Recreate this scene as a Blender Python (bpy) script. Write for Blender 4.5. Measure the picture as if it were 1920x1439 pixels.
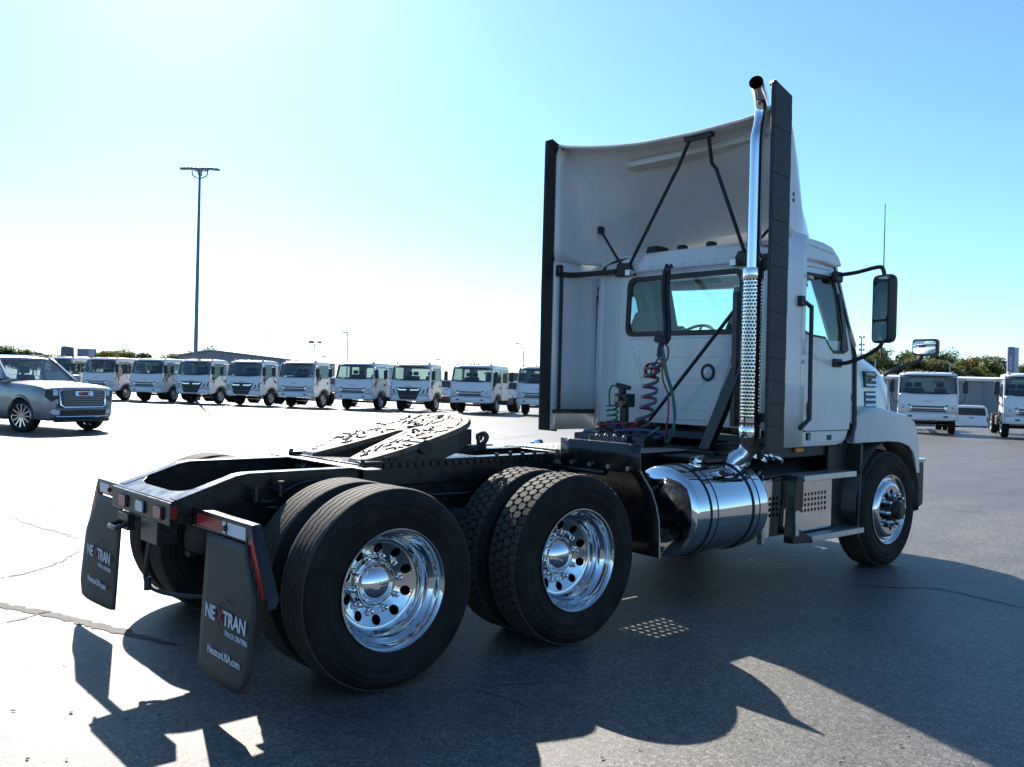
import bpy, bmesh, math, random
from math import sin, cos, pi, radians, sqrt, atan2
from mathutils import Vector, Matrix
from mathutils.geometry import delaunay_2d_cdt

for o in list(bpy.data.objects):
    bpy.data.objects.remove(o)
SC = bpy.context.scene
COL = SC.collection
R = random.Random(7)

# ------------------------------------------------------------------ camera
CAM = Vector((-2.5598, -4.9588, 1.5737))
YAW, PITCH, ROLL, FPX = 0.848801, -0.003473, 0.024635, 1684.435
fw = Vector((cos(YAW) * cos(PITCH), sin(YAW) * cos(PITCH), sin(PITCH)))
rt = Vector((sin(YAW), -cos(YAW), 0))
up = rt.cross(fw)
rt2 = cos(ROLL) * rt + sin(ROLL) * up
up2 = -sin(ROLL) * rt + cos(ROLL) * up
cd = bpy.data.cameras.new('camera')
cam = bpy.data.objects.new('camera', cd)
COL.objects.link(cam)
m = Matrix.Identity(4)
for i in range(3):
    m[i][0], m[i][1], m[i][2], m[i][3] = rt2[i], up2[i], -fw[i], CAM[i]
cam.matrix_world = m
cd.sensor_fit = 'HORIZONTAL'
cd.sensor_width = 36.0
cd.lens = FPX / 1920 * 36
cd.clip_start = 0.05
cd.clip_end = 3000
SC.camera = cam

# ------------------------------------------------------------------ sky, sun, exposure
SUN_DIR = Vector((0.52, 1.40, 1.0)).normalized()
w = bpy.data.worlds.new('World')
SC.world = w
w.use_nodes = True
nt = w.node_tree
nt.nodes.clear()
out = nt.nodes.new('ShaderNodeOutputWorld')
bg = nt.nodes.new('ShaderNodeBackground')
sky = nt.nodes.new('ShaderNodeTexSky')
sky.sky_type = 'NISHITA'
sky.sun_disc = False
sky.sun_elevation = math.asin(SUN_DIR.z)
sky.sun_rotation = atan2(SUN_DIR.x, SUN_DIR.y)
sky.altitude = 1500
sky.air_density = 1.0
sky.dust_density = 1.1
sky.ozone_density = 8.0
bg.inputs['Strength'].default_value = 0.112
wb = nt.nodes.new('ShaderNodeMix')              # the camera's white balance on the sky
wb.data_type = 'RGBA'
wb.blend_type = 'MULTIPLY'
wb.inputs['Factor'].default_value = 1.0
wb.inputs['B'].default_value = (0.93, 1.015, 0.91, 1)
nt.links.new(sky.outputs[0], wb.inputs['A'])
nt.links.new(wb.outputs['Result'], bg.inputs['Color'])
nt.links.new(bg.outputs[0], out.inputs['Surface'])
sd = bpy.data.lights.new('sun', 'SUN')
sd.energy = 5.0
sd.angle = radians(0.53)
sd.color = (1.0, 0.94, 0.85)
sun = bpy.data.objects.new('sun', sd)
COL.objects.link(sun)
sun.rotation_euler = SUN_DIR.to_track_quat('Z', 'Y').to_euler()
sun.location = (0, 0, 60)
SC.view_settings.view_transform = 'Standard'
SC.view_settings.look = 'None'
SC.view_settings.exposure = 1.12
SC.view_settings.gamma = 1.0
SC.view_settings.use_curve_mapping = False
SC.cycles.use_denoising = True
SC.cycles.max_bounces = 8
SC.cycles.transparent_max_bounces = 16
SC.cycles.sample_clamp_indirect = 8.0
SC.cycles.caustics_reflective = False
SC.cycles.caustics_refractive = False


# ------------------------------------------------------------------ materials
MATS = {}


def mat(name, col=(0.5, 0.5, 0.5), rough=0.5, metal=0.0, spec=0.5, coat=0.0, var=0.0, vscale=8.0, bump=0.0, bscale=60.0, rvar=0.0):
    if name in MATS:
        return MATS[name]
    mm = bpy.data.materials.new(name)
    mm.use_nodes = True
    t = mm.node_tree
    b = t.nodes['Principled BSDF']
    b.inputs['Base Color'].default_value = (*col, 1)
    b.inputs['Roughness'].default_value = rough
    b.inputs['Metallic'].default_value = metal
    b.inputs['Specular IOR Level'].default_value = spec
    b.inputs['Coat Weight'].default_value = coat
    b.inputs['Coat Roughness'].default_value = 0.06
    if var or bump or rvar:
        tc = t.nodes.new('ShaderNodeTexCoord')
    if var or rvar:
        n = t.nodes.new('ShaderNodeTexNoise')
        n.inputs['Scale'].default_value = vscale
        n.inputs['Detail'].default_value = 6
        n.inputs['Roughness'].default_value = 0.65
        t.links.new(tc.outputs['Object'], n.inputs['Vector'])
        r = t.nodes.new('ShaderNodeMapRange')
        r.inputs['From Min'].default_value = 0.3
        r.inputs['From Max'].default_value = 0.7
        t.links.new(n.outputs['Fac'], r.inputs['Value'])
        if var:
            mx = t.nodes.new('ShaderNodeMix')
            mx.data_type = 'RGBA'
            mx.inputs['A'].default_value = (*[c * (1 - var) for c in col], 1)
            mx.inputs['B'].default_value = (*[min(1, c * (1 + var)) for c in col], 1)
            t.links.new(r.outputs[0], mx.inputs['Factor'])
            t.links.new(mx.outputs['Result'], b.inputs['Base Color'])
        if rvar:
            r2 = t.nodes.new('ShaderNodeMapRange')
            r2.inputs['To Min'].default_value = max(0.02, rough - rvar)
            r2.inputs['To Max'].default_value = rough + rvar
            t.links.new(r.outputs[0], r2.inputs['Value'])
            t.links.new(r2.outputs[0], b.inputs['Roughness'])
    if bump:
        n2 = t.nodes.new('ShaderNodeTexNoise')
        n2.inputs['Scale'].default_value = bscale
        n2.inputs['Detail'].default_value = 4
        t.links.new(tc.outputs['Object'], n2.inputs['Vector'])
        bp = t.nodes.new('ShaderNodeBump')
        bp.inputs['Strength'].default_value = bump
        bp.inputs['Distance'].default_value = 0.01
        t.links.new(n2.outputs['Fac'], bp.inputs['Height'])
        t.links.new(bp.outputs[0], b.inputs['Normal'])
    MATS[name] = mm
    return mm


def glass(name, tint=(0.85, 0.93, 0.92), refl=1.0):
    mm = bpy.data.materials.new(name)
    mm.use_nodes = True
    t = mm.node_tree
    t.nodes.clear()
    o = t.nodes.new('ShaderNodeOutputMaterial')
    mx = t.nodes.new('ShaderNodeMixShader')
    tr = t.nodes.new('ShaderNodeBsdfTransparent')
    tr.inputs['Color'].default_value = (*tint, 1)
    gl = t.nodes.new('ShaderNodeBsdfGlossy')
    gl.inputs['Roughness'].default_value = 0.02
    lw = t.nodes.new('ShaderNodeLayerWeight')
    lw.inputs['Blend'].default_value = 0.5
    pw = t.nodes.new('ShaderNodeMath')
    pw.operation = 'POWER'
    pw.inputs[1].default_value = 4.5
    mu = t.nodes.new('ShaderNodeMath')
    mu.operation = 'MULTIPLY_ADD'
    mu.inputs[1].default_value = 0.9
    mu.inputs[2].default_value = 0.045 * refl
    mu.use_clamp = True
    t.links.new(lw.outputs['Facing'], pw.inputs[0])
    t.links.new(pw.outputs[0], mu.inputs[0])
    t.links.new(mu.outputs[0], mx.inputs['Fac'])
    t.links.new(tr.outputs[0], mx.inputs[1])
    t.links.new(gl.outputs[0], mx.inputs[2])
    t.links.new(mx.outputs[0], o.inputs['Surface'])
    MATS[name] = mm
    return mm


M_WHITE = mat('white_paint', (0.73, 0.725, 0.72), 0.32, coat=0.5, var=0.05, vscale=1.6, rvar=0.05)


def streaks(mm, lo=0.80):
    t = mm.node_tree
    b = t.nodes['Principled BSDF']
    tc = t.nodes.new('ShaderNodeTexCoord')
    mp = t.nodes.new('ShaderNodeMapping')
    mp.inputs['Scale'].default_value = (7, 7, 0.7)
    n = t.nodes.new('ShaderNodeTexNoise')
    n.inputs['Scale'].default_value = 1.3
    n.inputs['Detail'].default_value = 7
    n.inputs['Roughness'].default_value = 0.62
    r = t.nodes.new('ShaderNodeValToRGB')
    r.color_ramp.elements[0].position = 0.30
    r.color_ramp.elements[0].color = (lo, lo * 0.985, lo * 0.96, 1)
    r.color_ramp.elements[1].position = 0.56
    r.color_ramp.elements[1].color = (1, 1, 1, 1)
    mx = t.nodes.new('ShaderNodeMix')
    mx.data_type = 'RGBA'
    mx.blend_type = 'MULTIPLY'
    mx.inputs['Factor'].default_value = 1.0
    t.links.new(tc.outputs['Object'], mp.inputs['Vector'])
    t.links.new(mp.outputs[0], n.inputs['Vector'])
    t.links.new(n.outputs['Fac'], r.inputs['Fac'])
    src = b.inputs['Base Color'].links[0].from_socket
    t.links.new(src, mx.inputs['A'])
    t.links.new(r.outputs[0], mx.inputs['B'])
    t.links.new(mx.outputs['Result'], b.inputs['Base Color'])


streaks(M_WHITE, 0.93)
M_WHITE2 = mat('white_fibreglass', (0.68, 0.67, 0.64), 0.42, var=0.05, vscale=3.0, rvar=0.06)
M_CHROME = mat('chrome', (0.76, 0.77, 0.78), 0.045, metal=1.0, rvar=0.02, vscale=14)
M_ALU = mat('polished_aluminium', (0.64, 0.65, 0.66), 0.06, metal=1.0, rvar=0.035, vscale=22)
M_DULL = mat('dull_aluminium', (0.6, 0.6, 0.6), 0.38, metal=1.0, var=0.12, vscale=20)
M_FRAME = mat('black_frame_paint', (0.012, 0.012, 0.014), 0.28, spec=0.5, var=0.35, vscale=12, rvar=0.1, bump=0.06, bscale=120)
M_BLACK = mat('black_plastic', (0.018, 0.018, 0.020), 0.48, var=0.25, vscale=14)
M_RUBBERTRIM = mat('rubber_trim', (0.022, 0.021, 0.022), 0.55, var=0.3, vscale=9, bump=0.1, bscale=90)
M_TYRE = mat('tyre_rubber', (0.018, 0.0165, 0.016), 0.78, spec=0.22, var=0.55, vscale=5, bump=0.1, bscale=140)
M_TREAD = mat('tread_rubber', (0.060, 0.054, 0.048), 0.78, spec=0.3, var=0.3, vscale=24, bump=0.25, bscale=160)
M_FLAP = mat('mudflap_rubber', (0.026, 0.025, 0.025), 0.6, var=0.25, vscale=6)
M_PRINTW = mat('white_print', (0.62, 0.66, 0.72), 0.6)
M_PRINTR = mat('red_print', (0.20, 0.03, 0.02), 0.6)
M_RED = mat('red_reflector', (0.42, 0.02, 0.025), 0.3, coat=0.3)
M_WREF = mat('white_reflector', (0.72, 0.74, 0.78), 0.3, coat=0.3)
M_LENSR = mat('red_lens', (0.30, 0.012, 0.015), 0.15, coat=0.8)
M_LENSW = mat('clear_lens', (0.62, 0.66, 0.70), 0.12, coat=0.8)
M_AMBER = mat('amber_lens', (0.75, 0.22, 0.02), 0.2, coat=0.6)
M_INT = mat('cab_interior', (0.085, 0.09, 0.095), 0.75, var=0.15)
M_TAN = mat('tan_trim', (0.17, 0.13, 0.085), 0.7, var=0.12)
M_SEAT = mat('seat_fabric', (0.14, 0.13, 0.12), 0.85, var=0.15)
M_GREASE = mat('fifth_wheel_grease', (0.15, 0.115, 0.085), 0.60, spec=0.10, var=0.45, vscale=14, bump=0.5, bscale=26)
M_GREASED = mat('dark_grease', (0.034, 0.027, 0.021), 0.38, var=0.4, vscale=20)
M_STEEL = mat('worn_steel', (0.22, 0.20, 0.18), 0.36, metal=0.8, var=0.3, vscale=16)
M_RUST = mat('rusted_pipe', (0.10, 0.065, 0.05), 0.6, metal=0.4, var=0.4, vscale=20)
M_HRED = mat('red_hose', (0.30, 0.03, 0.035), 0.4)
M_HBLUE = mat('blue_hose', (0.035, 0.07, 0.17), 0.4)
M_HGREEN = mat('green_hose', (0.03, 0.16, 0.13), 0.4)
M_GLASS = glass('window_glass', (0.78, 0.90, 0.90))
M_GLASS2 = glass('tinted_glass', (0.58, 0.66, 0.69), 2.0)
M_MIRROR = mat('mirror_glass', (0.80, 0.86, 0.86), 0.02, metal=1.0)
M_SUV = mat('grey_car_paint', (0.27, 0.275, 0.285), 0.30, metal=0.5, coat=0.8)
M_TWHITE = mat('fleet_white_paint', (0.76, 0.77, 0.78), 0.3, coat=0.5, var=0.02, vscale=2)
M_GRILLE = mat('black_grille', (0.020, 0.020, 0.024), 0.4)
M_SILVER = mat('silver_wheel', (0.50, 0.50, 0.51), 0.35, metal=0.7)
M_POLE = mat('painted_pole', (0.13, 0.15, 0.19), 0.5, var=0.1)
M_BUILD = mat('grey_metal_wall', (0.30, 0.29, 0.31), 0.6, var=0.08, vscale=0.7)
M_BUILD2 = mat('grey_ribbed_wall', (0.26, 0.265, 0.28), 0.55, var=0.08, vscale=0.7)
M_ROOFW = mat('white_roof_edge', (0.72, 0.71, 0.68), 0.5, var=0.05)
M_SIGNB = mat('blue_grey_sign', (0.19, 0.21, 0.34), 0.45, var=0.08, vscale=1)
M_SIGNP = mat('pale_sign_panel', (0.45, 0.47, 0.55), 0.5, var=0.06)
M_BARK = mat('bark', (0.10, 0.075, 0.055), 0.9, var=0.3, vscale=6, bump=0.4, bscale=20)


def leaf(name, col, thru):
    mm = mat(name, col, 0.55, var=0.35, vscale=0.9)
    t = mm.node_tree
    b = t.nodes['Principled BSDF']
    o = t.nodes['Material Output']
    tl = t.nodes.new('ShaderNodeBsdfTranslucent')
    tl.inputs['Color'].default_value = (*thru, 1)
    mx = t.nodes.new('ShaderNodeMixShader')
    mx.inputs['Fac'].default_value = 0.45
    t.links.new(b.outputs[0], mx.inputs[1])
    t.links.new(tl.outputs[0], mx.inputs[2])
    t.links.new(mx.outputs[0], o.inputs['Surface'])
    return mm


M_LEAF = [leaf('leaf_green', (0.060, 0.090, 0.024), (0.075, 0.115, 0.022)),
          leaf('leaf_olive', (0.090, 0.098, 0.030), (0.12, 0.125, 0.028)),
          leaf('leaf_dark', (0.042, 0.068, 0.022), (0.05, 0.08, 0.02)),
          leaf('leaf_autumn', (0.125, 0.092, 0.028), (0.16, 0.11, 0.03))]
M_CRACK = mat('tar_crack', (0.012, 0.012, 0.012), 0.75, var=0.4, vscale=9)
M_SEAM = mat('patched_seam', (0.040, 0.034, 0.030), 0.8, var=0.5, vscale=5, bump=0.4, bscale=60)
M_SCUFF = mat('pale_scuff', (0.115, 0.113, 0.108), 0.55, var=0.3, vscale=30)
M_DRY = mat('dry_leaf', (0.045, 0.030, 0.022), 0.8)


def asphalt():
    mm = bpy.data.materials.new('asphalt')
    mm.use_nodes = True
    t = mm.node_tree
    b = t.nodes['Principled BSDF']
    tc = t.nodes.new('ShaderNodeTexCoord')

    def noise(scale, detail=5, rough=0.6, dist=0.0):
        n = t.nodes.new('ShaderNodeTexNoise')
        n.inputs['Scale'].default_value = scale
        n.inputs['Detail'].default_value = detail
        n.inputs['Roughness'].default_value = rough
        n.inputs['Distortion'].default_value = dist
        t.links.new(tc.outputs['Object'], n.inputs['Vector'])
        return n

    def ramp(src, p0, c0, p1, c1):
        r = t.nodes.new('ShaderNodeValToRGB')
        r.color_ramp.elements[0].position = p0
        r.color_ramp.elements[0].color = (*c0, 1)
        r.color_ramp.elements[1].position = p1
        r.color_ramp.elements[1].color = (*c1, 1)
        t.links.new(src, r.inputs['Fac'])
        return r

    def mix(a, bb, mode='MULTIPLY', fac=1.0):
        x = t.nodes.new('ShaderNodeMix')
        x.data_type = 'RGBA'
        x.blend_type = mode
        x.inputs['Factor'].default_value = fac
        t.links.new(a, x.inputs['A'])
        t.links.new(bb, x.inputs['B'])
        return x.outputs['Result']
    big = ramp(noise(0.18, 6, 0.6, 0.4).outputs['Fac'], 0.3, (0.066, 0.064, 0.064), 0.72, (0.104, 0.100, 0.094))
    med = ramp(noise(1.6, 6, 0.65).outputs['Fac'], 0.3, (0.82, 0.82, 0.83), 0.7, (1.12, 1.11, 1.10))
    agg = ramp(noise(70, 4, 0.75).outputs['Fac'], 0.36, (0.60, 0.60, 0.61), 0.68, (1.45, 1.43, 1.38))
    c = mix(mix(big.outputs[0], med.outputs[0]), agg.outputs[0])
    for sc_, lo, hi in ((120, 0.45, 1.75), (46, 0.72, 1.35)):       # single stones of the aggregate
        vo = t.nodes.new('ShaderNodeTexVoronoi')
        vo.inputs['Scale'].default_value = sc_
        t.links.new(tc.outputs['Object'], vo.inputs['Vector'])
        sx_ = t.nodes.new('ShaderNodeSeparateColor')
        t.links.new(vo.outputs['Color'], sx_.inputs[0])
        c = mix(c, ramp(sx_.outputs[0], 0.1, (lo, lo, lo * 1.01), 0.9, (hi, hi * 0.99, hi * 0.96)).outputs[0])
    # worn lanes and old stains, drawn out along the lanes
    mp = t.nodes.new('ShaderNodeMapping')
    mp.inputs['Scale'].default_value = (0.25, 2.2, 1)
    mp.inputs['Rotation'].default_value = (0, 0, 0.25)
    t.links.new(tc.outputs['Object'], mp.inputs['Vector'])
    ln = noise(1.0, 5, 0.6, 0.3)
    t.links.new(mp.outputs[0], ln.inputs['Vector'])
    c = mix(c, ramp(ln.outputs['Fac'], 0.35, (0.86, 0.86, 0.87), 0.65, (1.10, 1.09, 1.08)).outputs[0])
    st = ramp(noise(0.55, 3, 0.5, 1.2).outputs['Fac'], 0.66, (1, 1, 1), 0.74, (0.66, 0.64, 0.62))
    c = mix(c, st.outputs[0])
    t.links.new(c, b.inputs['Base Color'])
    rr = t.nodes.new('ShaderNodeMapRange')
    rr.inputs['To Min'].default_value = 0.47
    rr.inputs['To Max'].default_value = 0.60
    t.links.new(noise(1.1, 4).outputs['Fac'], rr.inputs['Value'])
    t.links.new(rr.outputs[0], b.inputs['Roughness'])
    b.inputs['Specular IOR Level'].default_value = 0.55
    bp = t.nodes.new('ShaderNodeBump')
    bp.inputs['Strength'].default_value = 0.50
    bp.inputs['Distance'].default_value = 0.007
    t.links.new(noise(170, 3, 0.75).outputs['Fac'], bp.inputs['Height'])
    t.links.new(bp.outputs[0], b.inputs['Normal'])
    return mm


M_ASPHALT = asphalt()


# ------------------------------------------------------------------ mesh helpers
class MB:
    def __init__(s):
        s.v, s.f, s.mi = [], [], []

    def add(s, vs, fs, mi=0):
        k = len(s.v)
        s.v += [tuple(p) for p in vs]
        s.f += [tuple(k + i for i in f) for f in fs]
        s.mi += [mi] * len(fs)
        return s

    def box(s, c, d, mat3=None, mi=0):
        hx, hy, hz = d[0] / 2, d[1] / 2, d[2] / 2
        P = []
        for z in (-hz, hz):
            for x, y in ((-hx, -hy), (hx, -hy), (hx, hy), (-hx, hy)):
                q = Vector((x, y, z))
                if mat3 is not None:
                    q = mat3 @ q
                P.append(q + Vector(c))
        return s.add(P, [(3, 2, 1, 0), (4, 5, 6, 7), (0, 1, 5, 4), (1, 2, 6, 5), (2, 3, 7, 6), (3, 0, 4, 7)], mi)

    def b2(s, x0, x1, y0, y1, z0, z1, mi=0):
        return s.box(((x0 + x1) / 2, (y0 + y1) / 2, (z0 + z1) / 2), (abs(x1 - x0), abs(y1 - y0), abs(z1 - z0)), None, mi)

    def beam(s, a, b, w, h, upv=(0, 0, 1), mi=0):
        a, b = Vector(a), Vector(b)
        d = b - a
        L = d.length
        d.normalize()
        u = Vector(upv)
        sd_ = d.cross(u)
        if sd_.length < 1e-4:
            sd_ = d.cross(Vector((1, 0, 0)))
        sd_.normalize()
        u = sd_.cross(d)
        m3 = Matrix((d, sd_, u)).transposed()
        return s.box((a + b) / 2, (L, w, h), m3, mi)

    def prism(s, pts, off, mi=0):
        n = len(pts)
        P = [Vector(p) for p in pts] + [Vector(p) + Vector(off) for p in pts]
        F = [tuple(range(n - 1, -1, -1)), tuple(range(n, 2 * n))]
        F += [(i, (i + 1) % n, n + (i + 1) % n, n + i) for i in range(n)]
        return s.add(P, F, mi)

    def tube(s, path, r, n=8, closed=False, mi=0, cap=True):
        P = [Vector(p) for p in path]
        k = len(P)
        rs = r if isinstance(r, (list, tuple)) else [r] * k
        T = []
        for i in range(k):
            a = P[i - 1] if (i > 0 or closed) else P[i]
            b = P[(i + 1) % k] if (i < k - 1 or closed) else P[i]
            T.append((b - a).normalized() if (b - a).length > 1e-9 else Vector((0, 0, 1)))
        u = T[0].orthogonal().normalized()
        V, F = [], []
        for i in range(k):
            u = (u - T[i] * u.dot(T[i]))
            if u.length < 1e-6:
                u = T[i].orthogonal()
            u.normalize()
            vv = T[i].cross(u)
            for j in range(n):
                a = 2 * pi * j / n
                V.append(P[i] + (u * cos(a) + vv * sin(a)) * rs[i])
        for i in range(k if closed else k - 1):
            i2 = (i + 1) % k
            for j in range(n):
                F.append((i * n + j, i * n + (j + 1) % n, i2 * n + (j + 1) % n, i2 * n + j))
        if cap and not closed:
            F.append(tuple(range(n - 1, -1, -1)))
            F.append(tuple((k - 1) * n + j for j in range(n)))
        return s.add(V, F, mi)

    def cyl(s, a, b, r0, r1=None, n=16, mi=0, cap=True):
        return s.tube([a, b], [r0, r0 if r1 is None else r1], n, mi=mi, cap=cap)

    def lathe(s, prof, fn, n=32, mi=0, close=False):
        """prof: list of (r, t); fn(r*cos, r*sin, t) -> xyz"""
        V, F = [], []
        k = len(prof)
        for (r, t) in prof:
            for j in range(n):
                a = 2 * pi * j / n
                V.append(fn(r * cos(a), r * sin(a), t))
        for i in range(k if close else k - 1):
            i2 = (i + 1) % k
            for j in range(n):
                F.append((i * n + j, i * n + (j + 1) % n, i2 * n + (j + 1) % n, i2 * n + j))
        return s.add(V, F, mi)

    def grid(s, rows, mi=0, wrap=False):
        nr, nc = len(rows), len(rows[0])
        V = [p for row in rows for p in row]
        F = []
        for i in range(nr - 1):
            for j in range(nc if wrap else nc - 1):
                j2 = (j + 1) % nc
                F.append((i * nc + j, i * nc + j2, (i + 1) * nc + j2, (i + 1) * nc + j))
        return s.add(V, F, mi)

    def panel(s, outer, holes, fn, th, mi=0):
        """flat plate with holes, fn(u, v, w) -> xyz, w runs 0..th"""
        loops = [outer] + list(holes)
        vs, es = [], []
        for lp in loops:
            k = len(vs)
            vs += [Vector((p[0], p[1])) for p in lp]
            es += [(k + i, k + (i + 1) % len(lp)) for i in range(len(lp))]
        V, _, T = delaunay_2d_cdt(vs, es, [], 0, 1e-7)[:3]

        def inside(p, lp):
            c = False
            j = len(lp) - 1
            for i in range(len(lp)):
                if (lp[i][1] > p[1]) != (lp[j][1] > p[1]) and p[0] < (lp[j][0] - lp[i][0]) * (p[1] - lp[i][1]) / (lp[j][1] - lp[i][1]) + lp[i][0]:
                    c = not c
                j = i
            return c
        keep = []
        for f in T:
            cx = sum(V[i][0] for i in f) / 3
            cy = sum(V[i][1] for i in f) / 3
            if inside((cx, cy), outer) and not any(inside((cx, cy), h) for h in holes):
                keep.append(tuple(f))
        n = len(V)
        P = [fn(q[0], q[1], 0) for q in V] + [fn(q[0], q[1], th) for q in V]
        F = [tuple(reversed(f)) for f in keep] + [tuple(i + n for i in f) for f in keep]
        s.add(P, F, mi)
        for lp in loops:
            k = len(lp)
            P = [fn(q[0], q[1], 0) for q in lp] + [fn(q[0], q[1], th) for q in lp]
            s.add(P, [(i, (i + 1) % k, k + (i + 1) % k, k + i) for i in range(k)], mi)
        return s

    def mesh(s, name, mats, smooth=None, merge=True):
        me = bpy.data.meshes.new(name)
        me.from_pydata(s.v, [], s.f)
        mats = mats if isinstance(mats, (list, tuple)) else [mats]
        for q in mats:
            me.materials.append(q)
        if len(mats) > 1:
            me.polygons.foreach_set('material_index', s.mi)
        bm = bmesh.new()
        bm.from_mesh(me)
        if merge:
            bmesh.ops.remove_doubles(bm, verts=bm.verts, dist=1e-5)
        bmesh.ops.recalc_face_normals(bm, faces=bm.faces)
        bm.to_mesh(me)
        bm.free()
        if smooth is not None:
            me.polygons.foreach_set('use_smooth', [True] * len(me.polygons))
            me.set_sharp_from_angle(angle=radians(smooth))
        me.update()
        return me

    def build(s, name, mats, parent=None, smooth=None, bevel=0.0, seg=2, loc=None, merge=True, solid=0.0):
        return link(name, s.mesh(name, mats, 40 if (bevel and smooth is None) else smooth, merge), parent, bevel, seg, loc, solid)


def link(name, me, parent=None, bevel=0.0, seg=2, loc=None, solid=0.0):
    o = bpy.data.objects.new(name, me)
    COL.objects.link(o)
    if parent is not None:
        o.parent = parent
    if loc is not None:
        o.location = loc
    if solid:
        q = o.modifiers.new('thickness', 'SOLIDIFY')
        q.thickness = solid
        q.offset = 0
    if bevel:
        q = o.modifiers.new('bevel', 'BEVEL')
        q.width = bevel
        q.segments = seg
        q.limit_method = 'ANGLE'
        q.angle_limit = radians(35)
        q.harden_normals = False
    return o


def thing(name, label, cat, loc=(0, 0, 0), rz=0.0, group=None):
    o = bpy.data.objects.new(name, None)
    o.empty_display_size = 0.3
    COL.objects.link(o)
    o.location = loc
    o.rotation_euler = (0, 0, rz)
    o['label'] = label
    o['category'] = cat
    if group:
        o['group'] = group
    return o


def part(name, parent, loc=(0, 0, 0), rot=(0, 0, 0)):
    o = bpy.data.objects.new(name, None)
    o.empty_display_size = 0.1
    COL.objects.link(o)
    o.parent = parent
    o.location = loc
    o.rotation_euler = rot
    return o


def dup(root, loc, rz, label=None, group=None):
    kids = {}
    for o in bpy.data.objects:
        if o.parent:
            kids.setdefault(o.parent.name, []).append(o)

    def rec(o, par):
        c = o.copy()
        COL.objects.link(c)
        c.parent = par
        for k in kids.get(o.name, []):
            rec(k, c)
        return c
    r = rec(root, None)
    r.location = loc
    r.rotation_euler = (0, 0, rz)
    if label:
        r['label'] = label
    if group:
        r['group'] = group
    return r


def text_mesh(s, size, mats, ext=0.001, shear=0.0, off=0.0, space=1.0):
    c = bpy.data.curves.new('lettering', 'FONT')
    c.body = s
    c.size = size
    c.extrude = ext
    c.shear = shear
    c.offset = off
    c.space_character = space
    c.align_x = 'CENTER'
    c.resolution_u = 3
    o = bpy.data.objects.new('lettering', c)
    COL.objects.link(o)
    bpy.context.view_layer.update()
    dg = bpy.context.evaluated_depsgraph_get()
    me = bpy.data.meshes.new_from_object(o.evaluated_get(dg))
    me.materials.clear()
    me.materials.append(mats)
    bpy.data.objects.remove(o)
    return me


def rrect(x0, x1, y0, y1, r, n=4):
    P = []
    for cx, cy, a0 in ((x1 - r, y1 - r, 0), (x0 + r, y1 - r, 90), (x0 + r, y0 + r, 180), (x1 - r, y0 + r, 270)):
        for i in range(n + 1):
            a = radians(a0 + 90 * i / n)
            P.append((cx + r * cos(a), cy + r * sin(a)))
    return P


def rpoly(pts, r, n=3):
    """round the corners of a polygon"""
    P = []
    k = len(pts)
    for i in range(k):
        a, b, c = Vector(pts[i - 1]), Vector(pts[i]), Vector(pts[(i + 1) % k])
        u, v = (a - b), (c - b)
        rr = min(r, u.length * 0.45, v.length * 0.45)
        u.normalize()
        v.normalize()
        p0, p2 = b + u * rr, b + v * rr
        for j in range(n + 1):
            t = j / n
            P.append(tuple((1 - t) ** 2 * p0 + 2 * t * (1 - t) * b + t * t * p2))
    return P


def circ(cx, cy, r, n=16):
    return [(cx + r * cos(2 * pi * i / n), cy + r * sin(2 * pi * i / n)) for i in range(n)]


def spline(pts, n=6):
    P = [Vector(p) for p in pts]
    out_ = []
    for i in range(len(P) - 1):
        a = P[max(i - 1, 0)]
        b, c = P[i], P[i + 1]
        d = P[min(i + 2, len(P) - 1)]
        for j in range(n):
            t = j / n
            out_.append(0.5 * ((2 * b) + (c - a) * t + (2 * a - 5 * b + 4 * c - d) * t * t + (3 * b - a - 3 * c + d) * t ** 3))
    out_.append(P[-1])
    return out_


def sstep(a, b, x):
    t = max(0.0, min(1.0, (x - a) / (b - a)))
    return t * t * (3 - 2 * t)


# ------------------------------------------------------------------ ground
def ground_z(x, y):
    """the yard is level; past the right-hand row it falls away gently"""
    d = Vector((x, y, 0)) - CAM
    dep = d.x * cos(YAW) + d.y * sin(YAW)
    lat = d.x * sin(YAW) - d.y * cos(YAW)
    if dep < 5:
        return 0.0
    return -0.85 * sstep(38, 56, dep) * sstep(0.10, 0.36, lat / dep)


def make_ground():
    mb = MB()
    rows = []
    rads = [0, 3, 6, 10, 16, 22, 28, 33, 37, 40, 43, 46, 49, 52, 55, 58, 64, 75, 95, 140, 240, 450, 900, 1500]
    N = 120
    for r in rads:
        rows.append([(CAM.x + r * cos(2 * pi * j / N), CAM.y + r * sin(2 * pi * j / N), ground_z(CAM.x + r * cos(2 * pi * j / N), CAM.y + r * sin(2 * pi * j / N))) for j in range(N)])
    mb.grid(rows, wrap=True)
    g = mb.build('asphalt_ground', M_ASPHALT, smooth=60)
    g['kind'] = 'structure'
    g['label'] = 'grey weathered asphalt yard glaring towards the sun'
    return g


GROUND = make_ground()


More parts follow.
